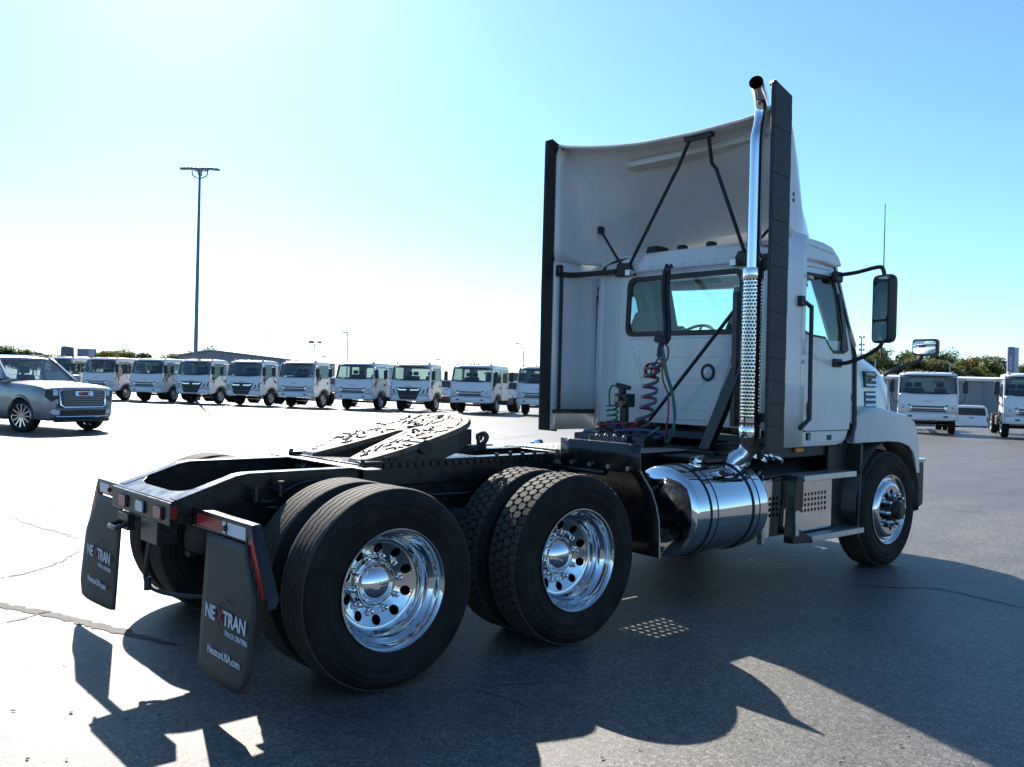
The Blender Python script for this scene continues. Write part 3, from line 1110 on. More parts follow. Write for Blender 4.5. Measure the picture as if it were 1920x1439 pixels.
# base plate, slide rails and stands
mb = MB()
for s in (-1, 1):
    mb.prism([(0.50, s * 0.36, 1.05), (0.90, s * 0.36, 1.05), (0.80, s * 0.36, 1.17), (0.60, s * 0.36, 1.17)], (0, s * 0.07, 0))
    mb.cyl((0.70, s * 0.33, 1.15), (0.70, s * 0.47, 1.15), 0.045, n=14)
mb.build('pivot_stand', M_FRAME, TRUCK, bevel=0.005)
mb = MB()
mb.b2(0.28, 1.30, -0.42, 0.42, 1.044, 1.056)
mb.build('base_plate', M_FRAME, TRUCK, bevel=0.002)
for s in (-1, 1):
    mb = MB()
    mb.b2(0.26, 1.95, s * 0.446, s * 0.462, 0.93, 1.062)
    mb.b2(0.26, 1.95, s * 0.37, s * 0.462, 1.062, 1.074)
    for i in range(26):
        mb.b2(0.40 + i * 0.058, 0.428 + i * 0.058, s * 0.462, s * 0.474, 1.03, 1.062)
    ra = mb.build('slide_rail', M_FRAME, TRUCK, bevel=0.002)
    for i, x in enumerate((0.27, 0.43, 0.47, 0.66, 1.30, 1.42, 1.53, 1.64, 1.75, 1.86)):
        MB().cyl((x, s * 0.44, 1.074), (x, s * 0.44, 1.098 if i % 2 else 1.09), 0.014, n=7).build('bolt', M_FRAME, ra, 40)
mb = MB().b2(0.20, 0.30, -0.60, 0.60, 1.036, 1.046)
mb.build('stop_bar', M_STEEL, TRUCK, bevel=0.003)
mb = MB()
mb.tube(spline([(1.02, -0.40, 1.11), (1.12, -0.43, 1.13), (1.20, -0.44, 1.18), (1.19, -0.43, 1.22), (1.15, -0.42, 1.21), (1.16, -0.42, 1.17)], 5), 0.014, 8)
mb.tube(spline([(1.15, -0.33, 1.11), (1.26, -0.33, 1.13), (1.31, -0.33, 1.19), (1.27, -0.33, 1.22), (1.25, -0.33, 1.17)], 5), 0.011, 8)
mb.build('release_handle', M_FRAME, TRUCK, 40)

# ---- quarter fenders ahead of the drive wheels -------------------------
for s in (-1, 1):
    prof = [(1.835, 1.185), (1.836, 1.10), (1.838, 1.02), (1.862, 0.99), (1.905, 0.94), (1.955, 0.88), (2.005, 0.78), (2.035, 0.68), (2.045, 0.56), (2.05, 0.44)]
    rows = [[(x, s * (0.50 + 0.72 * j / 8), z) for j in range(9)] for x, z in prof]
    q = MB().grid(rows).build('quarter_fender', M_FRAME, TRUCK, 50, solid=0.010)
    for i in range(4):
        MB().cyl((1.815, s * (0.62 + 0.17 * i), 1.025), (1.835, s * (0.62 + 0.17 * i), 1.025), 0.016, n=8).build('bolt', M_DULL, q, 40)
    MB().tube([(x - 0.004, s * 1.222, z) for x, z in prof[2:]], 0.007, 6).build('edge_bead', M_DULL, q, 40)
    MB().tube([(1.86, s * 0.44, 0.98), (1.86, s * 0.9, 0.975)], 0.02, 8).build('fender_arm', M_FRAME, q, 40)

# ---- deck plate behind the cab, with round drain holes -------------------
hs = []
for i in range(14):
    for j in range(12):
        hs.append(circ(2.32 + 0.062 * i, -0.36 + 0.063 * j, 0.0175, 7))
hs.append([(3.19, -0.30), (3.215, -0.30), (3.215, 0.30), (3.19, 0.30)])
mb = MB().panel([(2.25, -0.50), (3.25, -0.50), (3.25, 0.50), (2.25, 0.50)], hs, lambda a, b, w_: (a, b, 1.046 + w_), 0.008)
mb.build('deck_plate', M_DULL, TRUCK)
for q in ((2.9, 3.24, -0.95, -0.46, 1.00, 1.03), (2.22, 2.30, -0.50, 0.50, 1.0, 1.04), (3.25, 3.42, -0.75, 0.75, 0.98, 1.06)):
    MB().b2(*q).build('deck_support', M_FRAME, TRUCK, bevel=0.004)

# ---- fuel tanks -----------------------------------------------------------
for s in (-1, 1):
    cy, cz, rr_ = s * 0.895, 0.672, 0.325
    prof = [(0.001, 2.405), (0.12, 2.41), (0.22, 2.422), (0.285, 2.44), (0.312, 2.455), (0.322, 2.47), (0.325, 2.49), (0.325, 3.29), (0.322, 3.31), (0.312, 3.325), (0.285, 3.34), (0.2, 3.355), (0.001, 3.37)]
    tk = MB().lathe(prof, lambda a, b, t: (t, cy + a, cz + b), 72).build('fuel_tank', M_CHROME, TRUCK, 30)
    for x in (2.64, 3.15):
        MB().lathe([(0.3255, x - 0.034), (0.331, x - 0.032), (0.331, x + 0.032), (0.3255, x + 0.034)], lambda a, b, t: (t, cy + a, cz + b), 72).build('tank_strap', M_CHROME, tk, 30)
        for e in (-0.036, 0.036):
            MB().lathe([(0.3255, x + e - 0.005), (0.334, x + e - 0.004), (0.334, x + e + 0.004), (0.3255, x + e + 0.005)], lambda a, b, t: (t, cy + a, cz + b), 72).build('strap_liner', M_BLACK, tk, 30)
    MB().lathe([(0.055, 0.0), (0.055, 0.02), (0.062, 0.022), (0.062, 0.045), (0.05, 0.055), (0.001, 0.057)], lambda a, b, t, s=s: (2.88 + a, cy + s * (-0.03 + t * 0.25) + b * 0.97, cz + 0.318 + t - s * 0.25 * b * s), 24).build('filler_cap', M_CHROME, tk, 40)
    MB().b2(2.50, 2.66, s * 0.44, s * 0.60, 0.40, 0.70).build('tank_bracket', M_FRAME, tk, bevel=0.01)
    MB().b2(3.08, 3.22, s * 0.44, s * 0.60, 0.40, 0.70).build('tank_bracket', M_FRAME, tk, bevel=0.01)

# ---- battery box, steps ---------------------------------------------------
for s in (-1, 1):
    Y = s * 1.10
    holes = []
    for zi in range(4):
        for i in range(17):
            x = 3.485 + i * 0.051
            z = 0.70 - zi * 0.043
            if 3.60 < x < 3.80:
                continue
            holes.append(rrect(x, x + 0.030, z, z + 0.027, 0.005, 1))
    mb = MB().panel([(3.40, 0.42), (4.42, 0.42), (4.42, 0.845), (3.40, 0.845)], holes, lambda a, b, w_: (a, Y + s * w_, b), 0.006)
    bx = mb.build('battery_box_cover', M_CHROME, TRUCK)
    MB().b2(3.42, 4.40, s * 0.46, s * 1.09, 0.43, 0.83).build('battery_tray', M_FRAME, bx, bevel=0.01)
    MB().prism([(3.42, Y, 0.85), (4.42, Y, 0.85), (4.42, s * 0.88, 0.985), (3.42, s * 0.88, 0.985)], (0, 0, 0.006)).build('box_lid', M_CHROME, bx)
    MB().prism([(3.42, s * 0.88, 0.985), (4.42, s * 0.88, 0.985), (4.42, s * 0.55, 1.0), (3.42, s * 0.55, 1.0)], (0, 0, 0.006)).build('box_lid', M_DULL, bx)
    MB().b2(3.375, 3.415, s * 1.075, s * 1.125, 0.37, 0.86).build('box_post', M_DULL, bx, bevel=0.006)
    for (x0, x1, y0, y1, z) in ((3.79, 4.60, 0.98, 1.23, 0.885), (3.93, 4.75, 1.0, 1.23, 0.40)):
        st = MB().b2(x0, x1, s * (y1 - 0.012), s * y1, z - 0.045, z).build('step', M_DULL, TRUCK, bevel=0.003)
        MB().b2(x0, x1, s * y0, s * (y0 + 0.012), z - 0.04, z).build('step_edge', M_DULL, st, bevel=0.003)
        MB().b2(x0, x0 + 0.02, s * (y0 + 0.012), s * (y1 - 0.012), z - 0.04, z).build('step_edge', M_DULL, st, bevel=0.003)
        MB().b2(x1 - 0.02, x1, s * (y0 + 0.012), s * (y1 - 0.012), z - 0.04, z).build('step_edge', M_DULL, st, bevel=0.003)
        mb = MB()
        for i in range(int((x1 - x0 - 0.06) / 0.034)):
            xx = x0 + 0.035 + i * 0.034
            mb.b2(xx, xx + 0.014, s * (y0 + 0.012), s * (y1 - 0.012), z - 0.012, z + 0.002)
        for j in range(4):
            yy = y0 + 0.04 + j * 0.05
            mb.b2(x0 + 0.02, x1 - 0.02, s * yy, s * (yy + 0.008), z - 0.014, z - 0.003)
        mb.build('tread_grating', M_DULL, st)
    mb = MB()
    mb.prism([(3.70, s * 1.13, 0.86), (3.80, s * 1.13, 0.86), (3.80, s * 1.13, 0.64), (3.745, s * 1.13, 0.60), (3.74, s * 1.13, 0.48), (3.95, s * 1.13, 0.38), (3.95, s * 1.13, 0.345), (3.66, s * 1.13, 0.365)], (0, s * 0.085, 0))
    mb.b2(3.70, 3.79, s * 1.0, s * 1.22, 0.855, 0.88)
    mb.build('step_bracket', M_FRAME, TRUCK, bevel=0.006)
    MB().b2(3.685, 3.735, s * 1.215, s * 1.222, 0.42, 0.62).build('bracket_plate', M_DULL, TRUCK, bevel=0.003)
    # dark splash panels behind the steer wheel
    mb = MB()
    mb.prism([(4.46, s * 1.05, 1.09), (4.80, s * 1.05, 1.09), (4.84, s * 1.05, 0.95), (4.80, s * 1.05, 0.32), (4.46, s * 1.05, 0.45)], (0, s * -0.03, 0))
    mb.prism([(4.78, s * 1.17, 1.10), (4.82, s * 1.17, 1.10), (4.78, s * 1.17, 0.30), (4.745, s * 1.17, 0.30)], (0, s * -0.62, 0))
    mb.build('splash_panel', M_BLACK, TRUCK, bevel=0.006)
    mb = MB().b2(3.50, 4.75, s * 0.5, s * 1.02, 1.005, 1.10)
    mb.build('under_cab_shield', M_BLACK, TRUCK, bevel=0.01)
    MB().b2(3.95, 4.07, s * 1.02, s * 1.05, 1.05, 1.085).build('marker_light', M_AMBER, TRUCK, bevel=0.006)

# ---- cab shell --------------------------------------------------------------
XB = 3.78                                       # back wall


def side_y(z):
    return 1.10 - 0.055 * max(0, z - 1.95) ** 1.1


# back wall with its window
backout = [(-0.95, 1.22), (-0.42, 1.225), (0.35, 1.225), (0.95, 1.20), (0.95, 2.60), (0.90, 2.69), (0.62, 2.74), (0, 2.757), (-0.62, 2.74), (-0.90, 2.69), (-0.95, 2.60)]
bw = rpoly([(0.635, 2.025), (0.615, 2.535), (-0.615, 2.535), (-0.635, 2.025)], 0.085, 5)
mb = MB().panel(backout, [bw], lambda a, b, w_: (XB + w_, a, b), 0.03)
bwl = mb.build('cab_back_wall', M_WHITE, TRUCK, 30)
# pressed panel lines
def press(pts, r=0.0045, par=bwl, closed=True):
    MB().tube(pts, r, 4, closed=closed).build('pressed_seam', M_WHITE2, par, 30)


press([(XB - 0.001, a, b) for a, b in ((0.60, 1.985), (-0.60, 1.985), (-0.33, 1.27), (0.30, 1.27))])
press([(XB - 0.001, a, b) for a, b in ((0.49, 1.82), (-0.53, 1.82), (-0.46, 1.62), (0.41, 1.62))])
press([(XB - 0.001, a, b) for a, b in ((0.40, 1.57), (-0.44, 1.57), (-0.37, 1.36), (0.33, 1.36))])
rim_ = rpoly([(0.655, 2.005), (0.635, 2.555), (-0.635, 2.555), (-0.655, 2.005)], 0.095, 5)
rwf = MB().panel(rim_, [rpoly([(0.610, 2.050), (0.590, 2.512), (-0.590, 2.512), (-0.610, 2.050)], 0.07, 5)], lambda a, b, w_: (XB - 0.006 + w_, a, b), 0.022).build('rear_window', M_BLACK, TRUCK, 30)
MB().panel(rpoly([(0.62, 2.04), (0.60, 2.522), (-0.60, 2.522), (-0.62, 2.04)], 0.075, 5), [], lambda a, b, w_: (XB + 0.008 + w_, a, b), 0.004).build('pane', M_GLASS, rwf)
# round lamp low on the back wall
lp = MB().lathe([(0.045, -0.004), (0.052, -0.016), (0.066, -0.016), (0.071, -0.004), (0.071, 0.004)], lambda a, b, t: (XB + t, -0.295 + a, 1.683 + b * 1.08), 28).build('utility_light', M_BLACK, TRUCK, 30)
MB().lathe([(0.052, -0.003), (0.045, -0.010), (0.025, -0.014), (0.001, -0.015)], lambda a, b, t: (XB + t, -0.295 + a, 1.683 + b * 1.08), 24).build('lens', M_LENSW, lp, 40)

# rounded rear corners
for s in (-1, 1):
    rows = []
    for z in (1.16, 1.6, 1.95, 2.2, 2.45, 2.58, 2.64):
        row = []
        for i in range(9):
            a = radians(90 * i / 8)
            k = 0.0 if z < 2.6 else (0.03 if z < 2.65 else 0.10)
            row.append((XB + 0.15 * (1 - cos(a)) + 0.004, s * (0.95 + (side_y(z) - 0.95 - k) * sin(a)), z))
        rows.append(row)
    MB().grid(rows).build('cab_corner', M_WHITE, TRUCK, 60, solid=0.02)

def ws(t, v):
    """t -1..1 across, v 0 bottom..1 top"""
    y = t * (1.00 * (1 - v) + 0.92 * v)
    x = (4.80 * (1 - v) + 4.52 * v) + 0.30 * (1 - abs(t) ** 2.2) * (1 - 0.25 * v)
    z = 1.93 * (1 - v) + 2.60 * v
    return (x, y, z)


DOOR = [(3.835, 2.40), (3.845, 2.49), (3.915, 2.545), (4.085, 2.553), (4.36, 2.548), (4.47, 2.40), (4.64, 1.98), (4.688, 1.80), (4.694, 1.445), (4.675, 1.226), (3.978, 1.226), (3.905, 1.256), (3.87, 1.32)]
WIN = [(3.893, 2.44), (3.91, 2.488), (3.96, 2.497), (4.37, 2.497), (4.43, 2.44), (4.56, 2.09), (4.585, 1.935), (4.543, 1.874), (4.38, 1.873), (4.31, 1.92), (4.25, 1.985), (4.022, 1.996), (3.93, 2.02), (3.905, 2.06)]
for s in (-1, 1):
    def sf(off):
        return lambda a, b, w_: (a, s * (side_y(b) + off - w_), b)
    # split into a lower and an upper strip so that the upper side leans in
    lowp = [(3.93, 1.13), (4.62, 1.13), (4.745, 1.25), (4.752, 1.95), (3.93, 1.95)]
    MB().panel(lowp, [rpoly([(4.0, 1.145), (4.08, 1.145), (4.08, 1.21), (4.0, 1.21)], 0.01, 1)], sf(0), 0.025).build('cab_side', M_WHITE, TRUCK)
    upp = [(3.93, 1.95), (4.752, 1.95), (4.745, 1.99), (4.50, 2.58), (4.47, 2.64), (3.93, 2.66)]
    whole = [(3.895, 2.06), (3.895, 2.44), (3.96, 2.505), (4.38, 2.505), (4.44, 2.45), (4.60, 2.06)]
    # window opening reaches below the belt: cut both strips
    MB().panel(upp, [[(3.90, 1.955 + 0.04), (3.898, 2.44), (3.96, 2.502), (4.375, 2.502), (4.435, 2.445), (4.565, 2.09), (4.59, 1.97), (4.27, 1.97), (4.02, 1.995)]], sf(0), 0.025).build('cab_side', M_WHITE, TRUCK)

    # dark trim inside
    MB().panel([(3.93, 1.18), (4.70, 1.30), (4.72, 1.95), (4.47, 2.60), (3.93, 2.62)], [WIN[0:1] + WIN[1:]], sf(-0.034), 0.006).build('side_trim', M_INT, TRUCK)
    MB().grid([[(q[0] - 0.045, q[1] * 0.985, q[2]) for q in (ws(s * (0.84 + 0.19 * i / 3), j / 5) for i in range(4))] for j in range(6)]).build('pillar_trim', M_INT, TRUCK, 60, solid=0.012)
    # thin dark panel standing for the shadowed gap round the door
    ds = [(p[0] + (0.008 if p[0] > 4.2 else -0.008), p[1] + (0.008 if p[1] > 1.9 else -0.008)) for p in DOOR]
    MB().panel(ds, [WIN], sf(0.003), 0.002).build('door_gap_shade', M_BLACK, TRUCK)
    glz = M_GLASS if s < 0 else M_GLASS2  # driver's pane takes darker glass, standing in for the dim view through it
    dr = MB().panel(DOOR, [WIN], sf(0.011), 0.010).build('door', M_WHITE, TRUCK)
    win_in = [(p[0] + (4.2 - p[0]) * 0.05, p[1] + (2.2 - p[1]) * 0.05) for p in WIN]
    wf = MB().panel([(p[0] + (4.2 - p[0]) * -0.02, p[1] + (2.2 - p[1]) * -0.03) for p in WIN], [win_in], sf(0.016), 0.014).build('window_frame', M_BLACK, dr)
    MB().panel([(4.465, 2.37), (4.51, 2.37), (4.615, 1.90), (4.565, 1.875), (4.50, 1.89), (4.52, 2.07)], [], sf(0.022), 0.010).build('mirror_sail', M_BLACK, dr)
    MB().panel(WIN, [], sf(0.002), 0.004).build('pane', glz, dr)
    hd = MB().b2(3.985, 4.065, s * 1.108, s * 1.114, 1.33, 1.46).build('handle_recess', M_BLACK, dr, bevel=0.004)
    MB().b2(3.99, 4.03, s * 1.114, s * 1.132, 1.36, 1.44).build('door_handle', M_BLACK, dr, bevel=0.006)
    MB().b2(4.70, 4.712, s * 1.10, s * 1.112, 1.47, 1.53).build('hinge', M_BLACK, dr, bevel=0.003)
    # grab bar
    gb = MB().tube(spline([(3.66, s * 1.235, 2.245), (3.70, s * 1.235, 2.238), (3.795, s * 1.235, 2.205), (3.812, s * 1.235, 2.17), (3.815, s * 1.235, 1.75), (3.82, s * 1.235, 1.36), (3.80, s * 1.235, 1.32), (3.70, s * 1.225, 1.255)], 5), 0.017, 8).build('grab_bar', M_BLACK, TRUCK, 40)
    MB().b2(3.64, 3.70, s * 1.20, s * 1.25, 2.20, 2.28).build('grab_bar_foot', M_BLACK, gb, bevel=0.008)
    # black seal between cab and hood
    rows = [(4.43, 2.60), (4.50, 2.45), (4.62, 2.15), (4.70, 1.98), (4.742, 1.86), (4.758, 1.5), (4.762, 1.26), (4.72, 1.17), (4.62, 1.118)]
    MB().tube([(x, s * (side_y(z) + 0.004), z) for x, z in rows], [0.008, 0.009, 0.012, 0.018, 0.024, 0.024, 0.028, 0.03, 0.02], 8).build('hood_seal', M_BLACK, TRUCK, 40)
    MB().prism([(4.70, s * 1.10, 1.30), (4.80, s * 1.10, 1.24), (4.78, s * 1.10, 1.14), (4.60, s * 1.10, 1.09), (4.5, s * 1.10, 1.10), (4.62, s * 1.10, 1.125)], (0, s * -0.04, 0)).build('hood_seal', M_BLACK, TRUCK, bevel=0.006)
    # sill below the door
    MB().b2(3.70, 4.62, s * 1.06, s * 1.095, 1.095, 1.135).build('cab_sill', M_WHITE2, TRUCK, bevel=0.012)
    MB().b2(4.005, 4.075, s * 1.06, s * 1.07, 1.14, 1.215).build('sill_pocket', M_BLACK, TRUCK)
    MB().b2(4.33, 4.40, s * 1.098, s * 1.104, 1.142, 1.185).build('sill_pocket', M_BLACK, TRUCK)

# roof
rows = []
for x, zt, ze, wd in ((XB, 2.755, 2.62, 1.0), (3.82, 2.765, 2.64, 1.055), (3.95, 2.785, 2.655, 1.06), (4.2, 2.795, 2.655, 1.06), (4.36, 2.77, 2.64, 1.05), (4.48, 2.70, 2.60, 1.03), (4.53, 2.62, 2.54, 1.02)):
    row = []
    for i in range(25):
        t = -1 + 2 * i / 24
        k = abs(t)
        y = wd * (1 if t > 0 else -1) * (1 - (1 - k) ** 1.0) if k < 0.8 else wd * (1 if t > 0 else -1) * (0.8 + 0.2 * sin((k - 0.8) / 0.2 * pi / 2))
        z = zt - (zt - ze) * (max(0, k - 0.72) / 0.28) ** 2.2 - 0.012 * k * k
        row.append((x, y, z))
    rows.append(row)
MB().grid(rows).build('cab_roof', M_WHITE, TRUCK, 50, solid=0.02)
for s in (-1, 1):                                # roof side moulding over the door
    x0 = 3.70 if s < 0 else 3.90
    prof = [(x0, 2.60), (x0, 2.80 if s < 0 else 2.785), (x0 + 0.08, 2.79), (4.22, 2.77), (4.36, 2.745), (4.47, 2.67), (4.52, 2.60), (4.40, 2.585), (4.2, 2.60)]
    MB().prism([(x, s * 1.045, z) for x, z in prof], (0, s * 0.055, 0)).build('roof_moulding', M_WHITE, TRUCK, bevel=0.02, seg=3)
    MB().prism([(3.80, s * 1.10, 2.745), (4.36, s * 1.10, 2.70), (4.36, s * 1.10, 2.688), (3.80, s * 1.10, 2.733)], (0, s * 0.006, 0)).build('drip_groove', M_WHITE2, TRUCK, bevel=0.003)
# windscreen: curved glass in a painted surround
MB().grid([[ws(-0.97 + 1.94 * i / 20, j / 6) for i in range(21)] for j in range(7)]).build('windscreen', M_GLASS, TRUCK, 60)
for nm, (t0, t1, v0, v1), mt in (('a_pillar', (-1.13, -0.90, 0, 1), M_WHITE), ('a_pillar', (0.90, 1.13, 0, 1), M_WHITE), ('windscreen_header', (-1.03, 1.03, 0.88, 1.06), M_WHITE), ('cowl', (-1.05, 1.05, -0.22, 0.03), M_BLACK)):
    MB().grid([[ws(t0 + (t1 - t0) * i / 16, v0 + (v1 - v0) * j / 5) for i in range(17)] for j in range(6)]).build(nm, mt, TRUCK, 60, solid=0.03)
# roof interior, floor, dash, seats, wheel
mb = MB()
mb.b2(XB + 0.04, 4.6, -1.0, 1.0, 1.10, 1.16)
mb.build('cab_floor', M_INT, TRUCK, bevel=0.01)
MB().b2(XB + 0.04, 4.44, -1.0, 1.0, 2.60, 2.625).build('headliner', M_INT, TRUCK, bevel=0.01)
mb = MB()
mb.prism([(4.55, -1.0, 1.2), (4.55, -1.0, 1.86), (4.62, -1.0, 1.93), (4.80, -1.0, 1.96), (4.98, -1.0, 1.90), (4.98, -1.0, 1.2)], (0, 2.0, 0))
mb.build('dashboard', M_INT, TRUCK, bevel=0.02)
MB().prism([(4.58, 0.66, 1.90), (4.58, 0.66, 2.13), (4.66, 0.66, 2.165), (4.76, 0.66, 2.12), (4.76, 0.66, 1.90)], (0, 0.30, 0)).build('dash_hood', M_TAN, TRUCK, bevel=0.02)
for y, nm in ((0.58, 'seat'), (-0.52, 'seat')):
    mb = MB()
    mb.prism([(3.94, y - 0.24, 1.45), (3.84, y - 0.24, 2.02), (3.98, y - 0.24, 2.04), (4.08, y - 0.24, 1.45)], (0, 0.48, 0))
    mb.prism([(3.87, y - 0.17, 2.03), (3.87, y - 0.07, 2.25), (3.87, y + 0.05, 2.25), (3.87, y + 0.16, 2.03)], (0.09, 0, 0))
    mb.b2(3.92, 4.42, y - 0.25, y + 0.25, 1.42, 1.57)
    mb.b2(4.0, 4.35, y - 0.15, y + 0.15, 1.16, 1.43)
    mb.build(nm, M_SEAT if y > 0 else M_TAN, TRUCK, bevel=0.035, seg=3)
c = Vector((4.50, 0.43, 1.99))
ax = Vector((-0.75, 0, 0.66)).normalized()
e1 = Vector((0, 1, 0))
e2 = ax.cross(e1)
mb = MB()
mb.tube([c + (e1 * cos(2 * pi * i / 32) + e2 * sin(2 * pi * i / 32)) * 0.225 for i in range(32)], 0.016, 8, closed=True)
for a in (0.3, 2.84, 4.71):
    mb.tube([c - ax * 0.03, c + (e1 * cos(a) + e2 * sin(a)) * 0.22], 0.012, 6)
mb.cyl(c - ax * 0.28, c - ax * 0.01, 0.04)
mb.build('steering_wheel', M_TAN, TRUCK, 40)
for y in (0.45, -0.45):
    MB().prism([(4.50, y - 0.30, 2.585), (4.50, y + 0.30, 2.585), (4.60, y + 0.28, 2.46 if y < 0 else 2.555), (4.60, y - 0.28, 2.46 if y < 0 else 2.555)], (0.012, 0, 0.008)).build('sun_visor', M_INT, TRUCK, bevel=0.004)
MB().b2(4.62, 4.64, -0.06, 0.06, 2.38, 2.52).build('overhead_console', M_INT, TRUCK, bevel=0.01)
# horn and lamps on the roof
for y, x, d in ((0.42, 3.95, 0.11), (-0.12, 4.0, 0.05), (0.2, 4.0, 0.05)):
    MB().prism([(x - d, y - 0.05, 2.775), (x + d, y - 0.05, 2.775), (x + d * 0.8, y - 0.05, 2.845), (x - d * 0.8, y - 0.05, 2.845)], (0, 0.12 if d > 0.1 else 0.07, 0)).build('roof_lamp', M_BLACK, TRUCK, bevel=0.015)

# ---- roof fairing --------------------------------------------------------------
FR = []


def lip_z(y):
    T = ((-1.205, 3.80), (-1.17, 3.70), (-1.1, 3.662), (-0.9, 3.635), (-0.4, 3.622), (0.16, 3.64), (0.47, 3.672), (0.8, 3.722), (1.08, 3.775), (1.17, 3.80), (1.205, 3.82))
    for (a, p), (b, q) in zip(T, T[1:]):
        if y <= b:
            return p + (q - p) * (y - a) / (b - a)
    return T[-1][1]


secs = [(3.36, 1.205, 3.80, 3.63), (3.47, 1.205, 3.76, 3.62), (3.53, 1.204, 3.52, 3.60), (3.60, 1.200, 3.24, 3.56), (3.70, 1.190, 2.96, 3.50), (3.80, 1.155, 2.82, 3.43), (3.95, 1.10, 2.81, 3.32), (4.15, 1.0, 2.80, 3.16), (4.4, 0.82, 2.79, 2.99), (4.65, 0.6, 2.76, 2.84)]
for x, wd, ze, zc in secs:
    row = []
    zb = 2.715 if x < 4.5 else 2.70
    for i in range(41):
        t = -1 + 2 * i / 40
        k = abs(t)
        sg = 1 if t >= 0 else -1
        if x < 3.5:
            # flank then concave top
            if k > 0.62:
                q = (k - 0.62) / 0.38
                row.append((x, sg * wd, ze + (zb - ze) * q))
            else:
                q = k / 0.62
                z = lip_z(sg * wd * q)
                row.append((x, sg * wd * q, z))
        else:
            h = (x - 3.48) / (4.65 - 3.48)
            f = max(0, min(1, (x - 3.48) / 0.35))
            if k > 0.62:
                q = (k - 0.62) / 0.38
                row.append((x, sg * wd, ze + (zb - ze) * q))
            else:
                q = k / 0.62
                z0 = lip_z(sg * 1.205 * q) + (zc - 3.63)
                z1 = ze + (zc - ze) * (1 - q ** 2.4) ** 0.55
                row.append((x, sg * wd * q, z0 * (1 - f) + z1 * f))
    FR.append(row)
fair = MB().grid(FR).build('roof_fairing', M_WHITE, TRUCK, 60, solid=0.018)
# rolled upper lip at the trailing edge and the stiffener under it
lip = [Vector(p) for p in FR[0][8:33]]
MB().tube([p + Vector((-0.004, 0, 0.002)) for p in lip], 0.016, 6).build('fairing_lip', M_WHITE, TRUCK, 50)
mb = MB()
rows = [[(3.55 + dx, -0.95 + 1.45 * i / 14, 3.525 + dz + 0.02 * abs(-0.95 + 1.45 * i / 14) ** 2) for i in range(15)] for dx, dz in ((0, 0.04), (0.01, 0.0), (0.09, -0.02), (0.12, 0.02))]
mb.grid(rows)
mb.build('fairing_stiffener', M_WHITE2, TRUCK, 40, solid=0.01)
# flank extenders down to the deck
for s in (-1, 1):
    rows = []
    for z in (1.115, 1.6, 2.1, 2.5, 2.76):
        row = []
        for i in range(11):
            x = 3.36 + i * 0.068
            y = 1.205 - 0.118 * sstep(3.75, 4.04, x)
            row.append((x, s * y, z))
        rows.append(row[:10] if s < 0 and False else row)
    if s < 0:
        rows = [[p for p in row if p[0] < 3.80] for row in rows]
    MB().grid(rows).build('side_extender', M_WHITE, TRUCK, 50, solid=0.016)
    # rubber trailing strip in jointed lengths; tip rolls inwards at the top
    st = part('trailing_strip', TRUCK, (3.24, s * 1.222, 1.115))
    MB().prism([(0.004, s * -0.008, 0.004), (0.22, s * -0.006, -0.012), (0.22, s * -0.006, 2.64), (0.004, s * -0.008, 2.70)], (0, s * 0.012, 0)).build('strip_core', M_RUBBERTRIM, st)
    n = 16
    H = 3.84 - 1.115
    for i in range(n):
        z0 = H * i / n
        z1 = H * (i + 1) / n - 0.0015
        mb = MB()
        lean = 0.02
        mb.prism([(0.0, s * -0.012, z0), (0.225, s * -0.010, z0 - lean), (0.225, s * -0.010, z1 - lean - (0.05 if i == n - 1 else 0)), (0.0, s * -0.012, z1)], (0, s * (0.022 if i % 2 else 0.024), 0))
        if i == n - 1:
            mb.prism([(0.0, s * -0.012, z1 - 0.02), (0.0, s * 0.01, z1), (0.03, s * -0.05, z1 + 0.015), (0.03, s * -0.07, z1 - 0.005)], (0.15, 0, -0.06))
        mb.build('strip_length', M_RUBBERTRIM, st, bevel=0.0015)
    MB().tube([(3.245, s * 1.222, 1.12), (3.235, s * 1.222, 2.4), (3.235, s * 1.215, 3.82)], 0.014, 6).build('strip_bead', M_RUBBERTRIM, TRUCK, 40)
# front edge of the kerb-side flank between strip and door
ME_RIV = MB().lathe([(0.009, 0.0), (0.008, -0.004), (0.004, -0.006), (0.0005, -0.0065)], lambda a, b, t: (t, a, b), 8).mesh('rivet', M_DULL, 40)
for k in range(11):
    link('rivet', ME_RIV, bwl, loc=(XB - 0.0005, -0.86 + 0.172 * k, 2.64))
for k in range(8):
    for y in (-0.90, 0.90):
        link('rivet', ME_RIV, bwl, loc=(XB - 0.0005, y, 1.32 + 0.16 * k))
